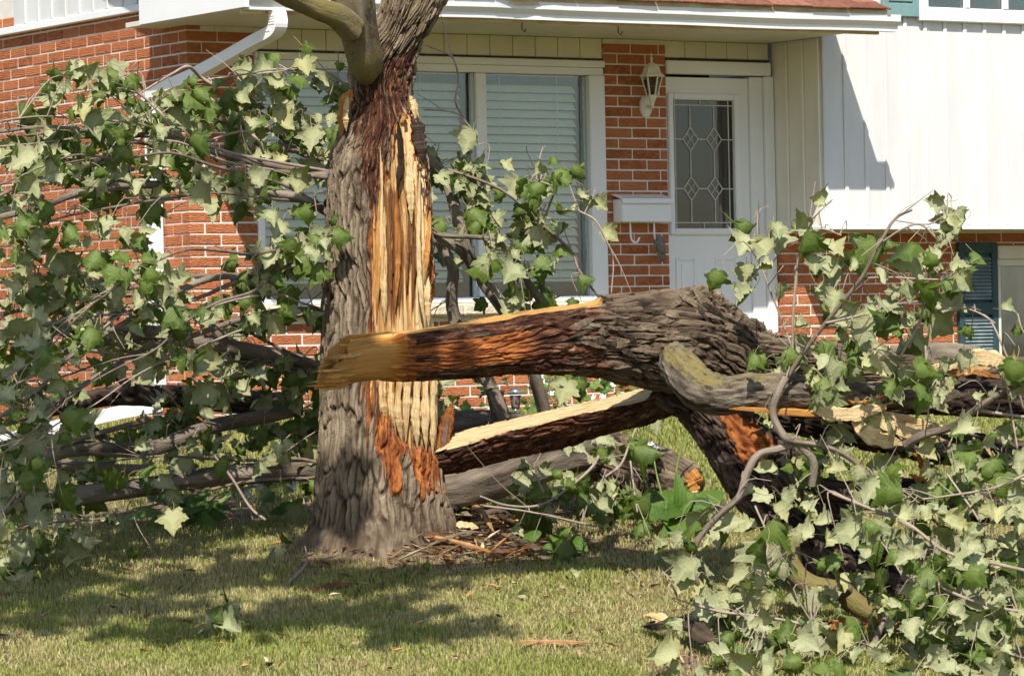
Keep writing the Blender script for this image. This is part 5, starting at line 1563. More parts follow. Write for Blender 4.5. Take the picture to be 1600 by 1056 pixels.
B('lowest thick grey branch on the left, ending at the trunk foot', [
    [(520, 732, 20.4, 18), (480, 732, 20.35, 17), (400, 737, 20.25, 16), (330, 745, 20.15, 15.5), (250, 755, 20.0, 15.5), (160, 768, 19.8, 16), (60, 782, 19.6, 16), (-20, 795, 19.5, 15)],
    [(415, 812, 19.7, 2.2), (390, 790, 19.75, 2.2), (360, 745, 19.8, 2.2), (330, 706, 19.8, 2)]], group=G_LEFT, extra=True)
B('grey green leafy spray hanging down at the left edge, nearest the street', [
    [(-30, 690, 18.9, 3), (0, 670, 18.8, 3), (40, 700, 18.7, 2.6), (62, 740, 18.6, 2.4), (20, 790, 18.6, 2), (0, 806, 18.5, 2)],
    [(62, 660, 18.8, 2.2), (70, 700, 18.7, 2), (40, 750, 18.6, 2), (0, 806, 18.5, 1.6)],
    [(-20, 600, 18.8, 2.4), (30, 640, 18.8, 2), (50, 700, 18.7, 1.8)]], group=G_LEFT)
# behind the trunk, right of it
G_MID = 'branches standing between the trunk and the picture window'
B('arched grey branch with thick foliage right of the trunk', [
    [(650, 235, 20.6, 7), (672, 252, 20.6, 8.5), (698, 285, 20.6, 9), (712, 330, 20.6, 9.5), (728, 390, 20.6, 9.5), (748, 430, 20.6, 10), (790, 485, 20.6, 10.5), (820, 540, 20.6, 10.5), (836, 590, 20.6, 11), (850, 640, 20.7, 11)],
    [(700, 265, 20.55, 3), (760, 285, 20.5, 2.6), (800, 310, 20.45, 2.6), (850, 355, 20.4, 2.4), (893, 390, 20.4, 2.2), (905, 425, 20.4, 2), (940, 470, 20.4, 1.8)],
    [(846, 358, 20.4, 2), (858, 320, 20.35, 1.8), (866, 294, 20.3, 1.6), (850, 284, 20.3, 1.4), (832, 282, 20.3, 1.2)],
    [(736, 240, 20.6, 2.2), (738, 218, 20.6, 2), (728, 190, 20.55, 1.8), (712, 160, 20.5, 1.8), (716, 130, 20.5, 1.7), (712, 102, 20.5, 1.5), (700, 85, 20.45, 1.4), (672, 74, 20.4, 1.2)],
    [(736, 200, 20.55, 1.5), (715, 183, 20.5, 1.3), (690, 172, 20.5, 1.2), (662, 172, 20.45, 1.0)],
    [(905, 330, 20.35, 1.5), (930, 345, 20.3, 1.6), (945, 372, 20.3, 1.5), (958, 410, 20.3, 1.3), (955, 460, 20.3, 1.2)]], group=G_MID)
B('bent branch joining the arched one at a fork above the sill', [
    [(668, 372, 20.5, 7), (700, 378, 20.5, 7.5), (724, 395, 20.55, 8), (745, 425, 20.6, 8.5)],
    [(660, 345, 20.5, 5), (690, 365, 20.45, 4), (780, 380, 20.4, 4), (830, 450, 20.5, 6), (845, 470, 20.6, 7)],
    [(842, 400, 20.6, 5), (846, 430, 20.65, 5.5), (846, 470, 20.7, 5.5)]], group=G_MID)
B('upright crooked branch nearest the trunk, passing behind the log to the flower bed', [
    [(676, 360, 20.9, 8), (692, 385, 20.9, 8.5), (708, 420, 20.9, 9), (706, 450, 20.9, 9.5), (708, 490, 20.9, 10), (730, 545, 20.9, 10), (760, 590, 20.9, 10), (790, 655, 20.9, 11)],
    [(742, 560, 21.0, 8), (765, 605, 21.0, 9), (778, 655, 21.0, 10)]], group=G_MID)
B('low leafy spray lying on the soil under the pale topped split log', [
    [(940, 700, 20.2, 2.6), (925, 730, 20.0, 2.4), (880, 770, 19.9, 2.2), (840, 790, 19.8, 2.2), (790, 785, 19.7, 2), (750, 775, 19.6, 1.6)],
    [(1000, 655, 20.3, 1.8), (985, 690, 20.2, 1.8), (970, 725, 20.1, 1.8), (945, 745, 20.0, 1.8)],
    [(985, 720, 20.1, 1.4), (990, 760, 20.0, 1.4), (996, 800, 19.9, 1.3)],
    [(800, 700, 20.1, 1.6), (830, 730, 20.0, 1.8), (850, 770, 19.9, 1.8)],
    [(755, 790, 19.6, 1.6), (830, 800, 19.6, 1.6), (930, 822, 19.55, 1.4)]], group=None)
# right
G_R = 'leafy sprays on the fallen crown at the right'
B('tall right leaning spray with pinkish stem before the right brick wall', [
    [(1200, 640, 18.0, 3), (1250, 560, 17.95, 3.4), (1300, 490, 17.9, 3.4), (1345, 435, 17.85, 3), (1372, 385, 17.8, 2.6), (1400, 345, 17.8, 2.2), (1425, 328, 17.8, 1.8)],
    [(1290, 505, 17.9, 2.2), (1340, 492, 17.85, 2.2), (1400, 478, 17.8, 2), (1460, 470, 17.8, 1.6)],
    [(1376, 380, 17.8, 1.8), (1410, 358, 17.8, 1.8), (1440, 352, 17.8, 1.6), (1470, 380, 17.8, 1.3)],
    [(1400, 345, 17.8, 1.5), (1450, 350, 17.8, 1.3), (1480, 335, 17.8, 1.2)],
    [(1345, 435, 17.85, 1.6), (1390, 430, 17.8, 1.5), (1450, 440, 17.8, 1.5), (1510, 437, 17.75, 1.6)],
    [(1460, 485, 17.8, 1.5), (1500, 482, 17.75, 1.5), (1530, 490, 17.75, 1.3), (1555, 505, 17.7, 1.1)],
    [(1405, 560, 17.8, 2), (1440, 500, 17.8, 1.8), (1440, 440, 17.8, 1.4)]], group=G_R)
B('slim upright spray of pale leaves just right of the front door', [
    [(1238, 640, 18.2, 2.4), (1238, 560, 18.2, 2.2), (1240, 480, 18.15, 2.2), (1250, 400, 18.1, 1.9), (1262, 355, 18.1, 1.5), (1268, 338, 18.1, 1.2)],
    [(1262, 370, 18.1, 1.5), (1285, 358, 18.1, 1.4), (1315, 368, 18.1, 1.1)],
    [(1238, 545, 18.2, 1.8), (1222, 500, 18.2, 1.6), (1200, 445, 18.15, 1.5), (1188, 410, 18.15, 1.2), (1186, 382, 18.1, 1.0)]], group=G_R)
B('bunch of wilted leaves at the right edge in front of the dark shutter', [
    [(1600, 640, 18.0, 2.2), (1580, 580, 18.0, 2), (1560, 530, 18.0, 1.8), (1545, 500, 18.0, 1.5), (1530, 488, 18.0, 1.2)],
    [(1640, 560, 18.0, 1.5), (1600, 520, 18.0, 1.4), (1590, 490, 18.0, 1.1)]], group=G_R)
B('curving vine-like bare stem looping down to the lawn beside the hosta', [
    [(1228, 590, 17.9, 5.5), (1214, 615, 17.9, 6), (1208, 650, 17.88, 6), (1225, 680, 17.86, 6.5), (1245, 692, 17.84, 6.5), (1220, 700, 17.8, 6), (1185, 708, 17.75, 6), (1168, 735, 17.7, 6), (1155, 775, 17.65, 6), (1125, 805, 17.6, 6), (1095, 835, 17.55, 5), (1082, 870, 17.55, 4.5), (1088, 905, 17.55, 4), (1100, 930, 17.6, 3)],
    [(1084, 868, 17.55, 4), (1066, 870, 17.5, 3.6), (1054, 890, 17.5, 3.2), (1052, 915, 17.5, 2.6), (1062, 940, 17.5, 2)],
    [(1240, 690, 17.84, 5), (1290, 698, 17.85, 4.6), (1330, 720, 17.85, 4), (1370, 750, 17.85, 3.6), (1420, 780, 17.8, 3), (1480, 830, 17.75, 2.6), (1530, 890, 17.7, 2.2)],
    [(1245, 692, 17.86, 6), (1270, 720, 17.88, 7), (1268, 760, 17.9, 6)]], group=G_R)
B('long slim branch rising to the right edge over the splintered wood', [
    [(1415, 695, 17.9, 7), (1440, 680, 17.88, 6.5), (1490, 664, 17.85, 6), (1530, 634, 17.8, 5.5), (1570, 612, 17.75, 5), (1640, 580, 17.7, 4.5)],
    [(1370, 655, 17.95, 7), (1390, 675, 17.95, 7), (1416, 697, 17.95, 7), (1490, 706, 17.95, 6)],
    [(1524, 640, 17.8, 3), (1570, 650, 17.75, 2.8), (1640, 656, 17.7, 2.6)],
    [(1446, 540, 17.8, 1.3), (1448, 600, 17.78, 1.4), (1450, 650, 17.8, 1.3), (1444, 680, 17.85, 1.2)],
    [(1570, 595, 17.7, 1.4), (1582, 640, 17.7, 1.4), (1590, 700, 17.7, 1.3)]], group=G_R)
B('low spray sprawling over the lawn, its thin stem running right from the vine loop', [
    [(1085, 945, 17.3, 2), (1130, 958, 17.3, 2.4), (1190, 962, 17.28, 2.6), (1260, 975, 17.25, 2.8), (1330, 1005, 17.2, 2.6), (1390, 1030, 17.15, 2.2), (1440, 1048, 17.1, 2)],
    [(1270, 975, 17.25, 1.8), (1255, 1020, 17.2, 1.6), (1245, 1050, 17.2, 1.4)],
    [(1180, 962, 17.28, 1.6), (1200, 1000, 17.2, 1.6), (1240, 1030, 17.15, 1.4)],
    [(1180, 790, 17.7, 1.6), (1200, 840, 17.6, 1.6), (1190, 900, 17.5, 1.6), (1200, 960, 17.4, 1.8)],
    [(1386, 960, 17.4, 5), (1372, 990, 17.3, 5.5), (1358, 1035, 17.2, 5)]], group=G_R)
B('mass of pale leaves filling the bottom right corner in front of everything', [
    [(1640, 900, 17.0, 3), (1560, 880, 17.0, 3), (1480, 860, 17.05, 2.8), (1420, 820, 17.1, 2.6), (1350, 790, 17.2, 2.6), (1300, 770, 17.3, 2.4)],
    [(1640, 960, 16.8, 2.6), (1560, 950, 16.85, 2.6), (1480, 920, 16.9, 2.4), (1430, 880, 17.0, 2.2)],
    [(1640, 1040, 16.6, 2.6), (1560, 1010, 16.7, 2.6), (1490, 960, 16.8, 2.4), (1410, 900, 17.0, 5)],
    [(1480, 740, 17.3, 1.8), (1540, 830, 17.1, 1.8), (1560, 900, 17.0, 1.8), (1590, 960, 16.9, 1.6)],
    [(1640, 720, 17.2, 2.4), (1560, 760, 17.2, 2.2), (1480, 775, 17.25, 2.0), (1440, 780, 17.3, 2)]], group=G_R)

LEFT_MAP = {80: '0001310000011', 120: '0446644456677', 160: '0135666777777', 200: '4666535655666', 240: '5877786665455', 280: '5225452624544', 320: '5343350001023', 360: '5525632011566',
            400: '4455466414551', 440: '6554556345531', 480: '5455455225310', 520: '6432333233431', 560: '6555245553555', 600: '7543115545566', 640: '7631136412466', 680: '7610213433555', 720: '8524332210331',
            760: '8763111000111', 800: '7642000000000', 840: '7210000000000', 880: '4000000000000'}
MID_MAP = {200: '1210000', 240: '4654110', 280: '4576541', 320: '4366643', 360: '1256653', 400: '2136541', 440: '0002442', 560: '4432045', 600: '4430034'}      # from column 16
LOW_MAP = {640: '00000022', 680: '01023420', 720: '00455400', 760: '02456653', 800: '00122320'}                                                              # from column 18
RIGHT_MAP = {320: '00001230015400', 360: '00014433245200', 400: '00143211344100', 440: '00024322344200', 480: '00003244466421', 520: '00004555445244', 560: '00004555435223', 600: '00222143354211',
             640: '00210102103423', 680: '00010122334535', 720: '00112355654545', 760: '00123455655666', 800: '00133245456667', 840: '14223213647778', 880: '15532213437788', 920: '25664310267888',
             960: '25665542458888', 1000: '02676764336888', 1040: '04677876545777'}                                                                          # from column 26
CLEAR = [[(1490, 372), (1600, 372), (1600, 478), (1492, 495)], [(1330, 640), (1480, 650), (1480, 695), (1340, 692)], [(1462, 548), (1580, 550), (1575, 592), (1470, 596)], [(1060, 565), (1210, 590), (1300, 596), (1300, 640), (1080, 650)], [(228, 305), (405, 330), (398, 415), (228, 430)], [(100, 305), (230, 300), (230, 335), (90, 345)], [(0, 60), (110, 60), (30, 190), (0, 200)], [(90, 30), (235, 30), (235, 108), (90, 108)], [(405, 480), (512, 480), (512, 560), (420, 560)], [(130, 585), (245, 570), (245, 655), (80, 680)], [(1210, 440), (1290, 440), (1310, 520), (1215, 520)], [(1380, 515), (1490, 500), (1490, 545), (1390, 550)], [(1050, 640), (1150, 700), (1170, 780), (1080, 720)]]
def fill(dmap, col0, branches, rng, k, size, spread, under):
    for v0, row in dmap.items():
        for i, ch in enumerate(row):
            want = int(ch) * k * (0.95 if (col0 == 26 and v0 < 580) else 1)
            while want > 0:
                n = min(want, 3 + rng.random() * 4.5)
                nn = int(n) + (1 if rng.random() < n - int(n) else 0)
                want -= n
                if nn == 0:
                    continue
                u = (col0 + i) * 40 + rng.uniform(-4, 44)
                v = v0 + rng.uniform(-4, 44) - 12
                if any(in_poly(u, v + 12, q) for q in CLEAR):
                    continue
                best = min(branches, key=lambda b: float(np.min((b.su - u) ** 2 + 1.3 * (b.sv - v) ** 2)) * (1 + 0.5 * rng.random()))
                un = under if rng.random() < .8 else 0.25
                best.node(u, v, nn, rng, size, un, spread)
rl = random.Random(21)
fill(LEFT_MAP, 0, LB[:10], rl, 1.28, 0.092, 0.25, 0.74)
fill(MID_MAP, 16, LB[10:13], rl, 0.95, 0.090, 0.16, 0.74)
fill(LOW_MAP, 18, LB[13:14], rl, 0.80, 0.098, 0.10, 0.5)
fill(RIGHT_MAP, 26, LB[14:], rl, 0.76, 0.097, 0.22, 0.80)
for b in LB:
    b.finish()
print('LEAVES', N_LEAF)
# ------------------------------------------------------------------ live crown left on the standing trunk, above the picture; it shades the lawn
limb_w(snag, [P(640, -250, 20.0), P(650, -420, 19.9) , P(640, -800, 19.6), P(600, -1300, 19.0)], [.20, .18, .13, .07], 60, 40, 'limb', M_LIMB, 0.01, 91)
limb_w(snag, [P(522, -250, 19.5), np.array([-1.15, 19.0, 4.6]), np.array([-1.5, 17.2, 5.7]), np.array([-1.2, 14.6, 6.0])], [.09, .085, .06, .03], 60, 26, 'limb', M_LIMB, 0.006, 92)
limb_w(snag, [P(332, -80, 18.6), np.array([-2.0, 17.3, 3.9]), np.array([-2.4, 15.2, 4.6]), np.array([-2.6, 13.4, 5.0])], [.045, .05, .04, .02], 60, 20, 'limb', M_LIMB, 0.004, 93)
def crown_leaves(blobs, size, seed):
    rng = random.Random(seed)
    Vs, Fs, ve, rn = [], [], [], []
    mi = []
    n0 = 0
    for (x, y, z, rx, ry, rz, cnt) in blobs:
        for _ in range(cnt):
            a, b_, c = rng.gauss(0, .5), rng.gauss(0, .5), rng.gauss(0, .5)
            me, V_, F_, nb, vv = rng.choice(LEAVES)
            M = np.array(leaf_matrix(np.array([x + a * rx, y + b_ * ry, z + c * rz]), size * rng.uniform(.7, 1.2), rng, .4, .6))
            Vs.append(V_ @ M[:3, :3].T + M[:3, 3]); Fs.append(np.array(F_) + n0); ve += vv; rn += [rng.random()] * len(V_)
            mi += [0] * nb + [1] * (len(F_) - nb)
            n0 += len(V_)
    o = mesh_obj('crown', np.vstack(Vs), np.vstack(Fs), [M_LEAF, M_STEM], snag, True, {'vein': ('FLOAT', ve), 'rnd': ('FLOAT', rn)}, kind='stuff')
    o.data.polygons.foreach_set('material_index', np.array(mi, np.int32))
    return o
# shade wanted on the lawn at these picture points (u, v, half width px, weight)
SHADE = [(60, 915, 110, 150), (170, 945, 100, 170), (60, 970, 90, 100), (300, 905, 90, 150), (420, 880, 80, 130), (520, 900, 80, 160), (560, 955, 130, 240), (680, 985, 90, 140), (420, 960, 90, 130), (520, 838, 40, 60), (640, 905, 70, 100), (250, 985, 60, 60)]
blobs = []
rs = random.Random(5)
for u, v, w, cnt in SHADE:
    g = on_ground(u, v)
    h = rs.uniform(4.6, 5.8)
    c = g - SUN_DIR * (h / -SUN_DIR[2])
    rx = w / F_PX * 18.5
    blobs.append((c[0], c[1], c[2], rx, rx * 1.0, rx * .5, int(cnt * 0.40)))
crown_leaves(blobs, 0.17, 3)

# ------------------------------------------------------------------ hostas, flowers, garden light
M_HOSTA = make_leaf_mat('hosta_leaf', (0.042, 0.098, 0.012), (0.098, 0.180, 0.026), (0.12, 0.21, 0.05), (0.16, 0.25, 0.08), 0.25)
def hosta_leaf(parent, root, tip, width, rng, name='leaf'):
    root, tip = np.asarray(root, float), np.asarray(tip, float)
    L = np.linalg.norm(tip - root)
    side = np.cross(tip - root, [rng.gauss(0, .35), -0.9, 0.55]); side /= np.linalg.norm(side) + 1e-9
    up = np.cross(side, tip - root); up /= np.linalg.norm(up) + 1e-9
    if up[2] - up[1] < 0: up = -up
    m, n = 18, 9
    V, ve = [], []
    for i in range(m):
        x = i / (m - 1)
        c = root + (tip - root) * x + up * (0.25 * L * math.sin(x * math.pi * 0.9) - .22 * L * x ** 3)
        if x < .45:
            hw_ = 0.045 + 0.0 * x
        else:
            q = (x - .45) / .55
            hw_ = max(0.02, (math.sin(math.pi * min(1, q) ** 0.66)) ** 0.6)
        for j in range(n):
            y = (j / (n - 1) - .5) * 2
            V.append(c + side * (y * width * .42 * hw_) + up * (abs(y) ** 1.3 * .10 * width * hw_ + (0.012 * width * (-1) ** j * hw_)) )
            ve.append(0.8 if j % 2 == 0 else 0.2)
    F = [(i * n + j, i * n + j + 1, (i + 1) * n + j + 1, (i + 1) * n + j) for i in range(m - 1) for j in range(n - 1)]
    o = mesh_obj(name, np.array(V), F, M_HOSTA, parent, True, {'vein': ('FLOAT', ve)})
    return o
M_PETAL = soft_mat('pale_lilac_petal', (0.62, 0.58, 0.74), (0.72, 0.70, 0.82), 40, 0.6, 0.2)
M_PETALW = soft_mat('white_petal', (0.82, 0.82, 0.80), (0.76, 0.77, 0.74), 40, 0.6, 0.2)
M_PETALP = soft_mat('magenta_petal', (0.70, 0.06, 0.30), (0.78, 0.12, 0.40), 40, 0.6, 0.2)
M_STALK = soft_mat('green_stalk', (0.16, 0.26, 0.06), (0.24, 0.34, 0.10), 20, 0.6, 0.3)
def flower(parent, p, r, mat, rng, n=6, name='flower', droop=0.3):
    m = MB()
    ax = np.array([rng.gauss(0, .4), -0.9, 0.4 - droop]); ax /= np.linalg.norm(ax)
    e1 = np.cross(ax, [0, 0, 1]); e1 /= np.linalg.norm(e1); e2 = np.cross(e1, ax)
    for i in range(n):
        a = i * 2 * math.pi / n + rng.uniform(-.2, .2)
        d = e1 * math.cos(a) + e2 * math.sin(a); s = -e1 * math.sin(a) + e2 * math.cos(a)
        q0 = p + ax * (-.3 * r)
        m.add([q0, p + d * r * .55 + s * r * .28 + ax * r * .15, p + d * r + ax * r * .3, p + d * r * .55 - s * r * .28 + ax * r * .15], [(0, 1, 2, 3)])
    return m.build(name, mat, parent, world_coords=True)
def hosta(label, cu, cv, leaves, stalks=(), dens=0, rng=random.Random(9)):
    g = on_ground(cu, cv)
    o = thing('hosta', label, 'plant', g)
    for (u, v, dd, w) in leaves:
        d0 = (g - CAM) @ FWD
        root = g + np.array([rng.gauss(0, .03), rng.gauss(0, .03), .0])
        hosta_leaf(o, root, P(u, v, d0 + dd), w, rng)
    for (u, v, dd, fl) in stalks:
        d0 = (g - CAM) @ FWD
        tip = P(u, v, d0 + dd)
        c = spline([g, (g + tip) / 2 + np.array([rng.gauss(0, .04), 0, .06]), tip], 9)
        MB().tube(c, np.linspace(.006, .0035, 9), 5).build('stalk', M_STALK, o, world_coords=True)
        for i in range(fl):
            flower(o, tip + np.array([rng.gauss(0, .022), rng.gauss(-.01, .02), -.02 * i + .01]), .020, M_PETAL, rng, 6)
    return o
hosta('lush hosta clump with broad ribbed leaves under the fallen trunk', 1050, 830,
      [(1062, 742, -.1, .10), (1130, 765, .05, .13), (1120, 800, -.12, .14), (1072, 835, -.28, .17), (1010, 760, .0, .11), (985, 790, -.1, .12), (1000, 815, -.15, .10), (1092, 752, .1, .12), (1040, 760, .1, .12), (1100, 820, -.2, .12), (1130, 790, .1, .12), (1025, 800, -.2, .11),
       (1080, 770, -.1, .16), (1050, 800, -.25, .10), (1112, 778, -.02, .13), (1145, 805, .02, .10), (975, 770, .05, .10), (1035, 835, -.25, .07)],
      [(1016, 696, .0, 4), (1020, 705, .03, 3), (1086, 650, -.05, 0)])
hosta('hosta clump in dappled light under the lowest left log', 305, 818,
      [(235, 772, -.0, .13), (225, 826, -.18, .13), (262, 800, -.2, .15), (250, 838, -.2, .08), (300, 775, -.05, .13), (330, 785, -.1, .12), (350, 805, -.12, .12), (335, 822, -.2, .12), (280, 770, .0, .12), (310, 835, -.22, .10), (270, 826, -.25, .11), (320, 765, .05, .12), (360, 790, .05, .10), (175, 812, .05, .09), (340, 768, .1, .1), (295, 795, -.2, .12)],
      [(272, 722, .3, 4), (264, 735, .3, 3), (395, 752, .2, 4), (388, 765, .2, 3), (448, 748, .3, 4), (462, 752, .3, 3)])
hosta('flattened young hosta with one curled leaf on the bark litter', 873, 862,
      [(822, 830, .0, .12), (905, 836, .02, .08), (890, 824, .08, .08), (915, 856, -.15, .13), (845, 858, -.1, .07), (868, 832, .05, .06)])
hosta('small hosta leaves at the foot of the trunk beside the lowest log', 455, 805,
      [(470, 780, .0, .08), (440, 788, -.1, .10), (425, 800, -.1, .07), (448, 800, -.2, .08), (405, 770, .1, .10)])
fb = on_ground(735, 672)
fp = thing('flower_plant', 'low green plant with white flowers in the bed below the window', 'plant', fb)
rf = random.Random(12)
M_BED = make_leaf_mat('bed_leaf', (0.07, 0.17, 0.03), (0.11, 0.24, 0.05), (0.10, 0.2, 0.05), (0.14, 0.24, 0.07), 0.3)
def bed_plant(o, u0, u1, v0, v1, D, n, nf, mat, fr=.024):
    for i in range(n):
        p = P(rf.uniform(u0, u1), rf.uniform(v0, v1), D + rf.gauss(0, .15))
        put = bpy.data.objects.new('leaf', LEAF_BED[rf.randrange(len(LEAF_BED))])
        COL.objects.link(put); put.parent = o
        M = leaf_matrix(p - np.array(o.location), rf.uniform(.03, .06), rf, .3, .1)
        put.matrix_local = M
    for i in range(nf):
        flower(o, P(rf.uniform(u0, u1), rf.uniform(v0, v1), D - .2), fr, mat, rf, 5, droop=-.3)
LEAF_BED = []
for i in range(4):
    me = LEAVES[i][0].copy()
    me.name = 'bed_leaf'
    me.materials[0] = M_BED
    LEAF_BED.append(me)
bed_plant(fp, 690, 770, 632, 672, 23.4, 46, 9, M_PETALW)
fp2 = thing('flower_plant', 'white flowering bush between the branches below the front door', 'plant', on_ground(890, 640))
bed_plant(fp2, 820, 985, 575, 640, 23.6, 90, 14, M_PETALW)
fp3 = thing('flower_plant', 'single magenta flower peeping out left of the trunk', 'plant', on_ground(488, 680))
bed_plant(fp3, 470, 500, 640, 680, 22.6, 12, 1, M_PETALP, .038)
M_CHROME = soft_mat('brushed_steel', (0.62, 0.62, 0.62), (0.55, 0.55, 0.56), 20, 0.22, 0.5, metal=0.9)
gl0 = P(806, 655, 22.4); gl0[2] = float(ground_z(gl0[0], gl0[1]))
gl1 = P(806, 612, 22.4)
sol = thing('garden_light', 'steel solar garden light standing in the bed below the window', 'garden light', gl0)
def disc(zs, rs, n=20):
    m = MB(); vs, fs = [], []
    for z, r in zip(zs, rs):
        vs += [(r * math.cos(i * 2 * math.pi / n), r * math.sin(i * 2 * math.pi / n), z) for i in range(n)]
    for k in range(len(zs) - 1):
        for i in range(n):
            j = (i + 1) % n
            fs.append((k * n + i, k * n + j, (k + 1) * n + j, (k + 1) * n + i))
    fs += [tuple(range(n))[::-1], tuple((len(zs) - 1) * n + i for i in range(n))]
    return m.add(vs, fs)
hz = gl1[2] - gl0[2]
MB().tube([(0, 0, 0), (0, 0, hz - .10)], .009, 10).build('post', M_CHROME, sol)
disc([hz - .10, hz - .02], [.022, .034]).build('lens', M_LGLASS, sol, True)
disc([hz - .012, hz - .008, hz + .012, hz + .024], [.036, .048, .034, .012]).build('cap', M_CHROME, sol, True)
disc([hz - .105, hz - .10], [.03, .03]).build('collar', M_CHROME, sol, True)

# ------------------------------------------------------------------ bark, splinters and leaves dropped on the lawn
rd = random.Random(31)
def ground_piece(u0, v0, u1, v1, w, mat, name, label, cat, he, seed, lift=0.02, group=None, bow=0.02, t=.022):
    a, b_ = on_ground(u0, v0), on_ground(u1, v1)
    a = a + [0, 0, lift]; b_ = b_ + [0, 0, lift]
    mid = (a + b_) / 2 + [rd.gauss(0, .02), rd.gauss(0, .02), bow]
    mid[2] = max(mid[2], float(ground_z(mid[0], mid[1])) + lift)
    o = sliver(None, [a, mid, b_], w / F_PX * 19, t, mat, name, (.25, .2), he, seed, (0, -.6, .8))
    return tag(o, label, cat, group)
G_SH = 'bark shards heaped at the trunk foot'
ORD = ['nearest the trunk', 'second from the trunk', 'third from the trunk', 'fourth from the trunk', 'fifth from the trunk', 'sixth from the trunk', 'seventh from the trunk', 'farthest from the trunk']
for mt_, word, nn in ((M_SHARD, 'reddish torn strip', 8), (M_BARKD, 'dark brown bark shard', 6), (M_BARK, 'grey bark shard', 5)):
    us = sorted(rd.uniform(645, 850) for _ in range(nn))
    for i, u in enumerate(us):
        v = 802 + (u - 640) * .18 + rd.uniform(-8, 48)
        L = rd.uniform(50, 130); a = rd.gauss(.35, .4)
        ground_piece(u - L / 2 * math.cos(a), v - L / 2 * math.sin(a), u + L / 2 * math.cos(a), v + L / 2 * math.sin(a), rd.uniform(7, 15), mt_, 'bark_shard',
                     word + ' ' + (ORD[-1] if i == nn - 1 else ORD[i]) + ' in the debris heap', 'bark shard', rd.uniform(.3, .9), 600 + i + 20 * nn, rd.uniform(.015, .06), G_SH, rd.uniform(.0, .05), rd.uniform(.008, .018))
ground_piece(690, 835, 746, 795, 22, M_BARK, 'bark_slab', 'silvery weathered bark slab leaning by the trunk foot', 'bark shard', .2, 661, .05, None, .04, .04)
ground_piece(645, 845, 800, 885, 8, M_SHARD, 'bark_strip', 'longest orange bark strip in front of the heap by the trunk foot', 'bark shard', .35, 662, .03)
ground_piece(728, 812, 772, 852, 9, M_SHARD, 'bark_strip', 'straight orange splinter standing out of the middle of the bark heap', 'bark shard', .25, 663, .07, None, .05)
ground_piece(708, 842, 748, 846, 15, M_WOOD, 'wood_chip', 'pale cream wood chip on top of the bark heap', 'wood chip', .02, 664, .07, None, .01, .008)
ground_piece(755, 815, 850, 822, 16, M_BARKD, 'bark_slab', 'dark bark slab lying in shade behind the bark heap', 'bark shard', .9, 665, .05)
ground_piece(802, 1008, 930, 1009, 10, M_SHARD, 'wood_strip', 'orange strip of wood alone on the lawn at the bottom of the view', 'wood strip', .15, 666, .015, None, .0, .012)
ground_piece(478, 926, 562, 916, 13, M_SHARD, 'bark_strip', 'brown bark strip lying in the shade on the lawn in front of the trunk', 'bark shard', .8, 667, .015, None, .0)
ground_piece(1008, 995, 1140, 1040, 30, M_BARK, 'bark_slab', 'broad curled bark slab with pale torn end at the bottom of the lawn', 'bark shard', .3, 668, .05, None, .06, .05)
ground_piece(1006, 992, 1050, 1006, 16, M_WOOD, 'wood_chip', 'bright torn wood tip on the broad curled bark slab', 'wood chip', .05, 669, .09, None, .01)
def ground_twig(pts, r, label, seed=0):
    p = [on_ground(u, v) + np.array([0, 0, l]) for u, v, l in pts]
    c = spline(p, 14)
    m = MB().tube(c, np.linspace(r, r * .5, 14), 6)
    o = mesh_obj('twig', np.array(m.v), m.f, M_TWIG, None, True)
    tag(o, label, 'twig')
ground_twig([(448, 915, .01), (468, 900, .02), (480, 885, .03), (477, 872, .06)], .008, 'hooked grey twig on the lawn at the left foot of the trunk')
ground_twig([(1006, 918, .01), (990, 900, .015), (970, 884, .02)], .006, 'straight pale twig on the sunny lawn in front of the hosta')
ground_twig([(340, 878, .01), (300, 870, .015), (260, 868, .01)], .004, 'thin dry twig on the shaded lawn at the left')
ground_twig([(700, 900, .01), (740, 890, .02), (770, 895, .01)], .005, 'short dry twig on the lawn below the bark heap')
def dropped(label, spots, size, group=None):
    g = on_ground(*spots[0])
    o = thing('fallen_leaves', label, 'leaves', g)
    for u, v in spots:
        p = on_ground(u, v) + np.array([0, 0, .05])
        put_leaf(o, p + np.array([0, 0, .03]), size * rd.uniform(.8, 1.2), rd, .9, .25)
    return o
dropped('clump of wilted maple leaves on the lawn at the lower left', [(300, 995), (318, 998), (335, 985), (350, 990), (362, 982), (340, 1000), (310, 985), (370, 992)], .11)
dropped('small crumpled leaf pair on the lawn left of the trunk foot', [(425, 872), (437, 868), (430, 876)], .08)
for i, (u, v, lab) in enumerate([(85, 872, 'pale dropped leaf on the shaded lawn at the far left'), (680, 900, 'pale flat leaf on the lawn right below the bark heap'), (625, 903, 'grey dropped leaf in front of the trunk foot'), (982, 978, 'tiny pale leaf on the lawn near the curled bark slab'),
                                 (905, 920, 'yellowish dropped leaf in the middle of the lawn'), (825, 938, 'small dry leaf on the lawn under the fallen trunk'), (500, 1048, 'small pale leaf at the bottom edge of the lawn'), (190, 880, 'lone pale leaf on the lawn in front of the left hosta')]):
    p = on_ground(u, v) + np.array([0, 0, .035])
    o = put_leaf(None, p, .05 + .02 * rd.random(), rd, .8, .12)
    o.name = 'fallen_leaf'
    tag(o, lab, 'leaf')

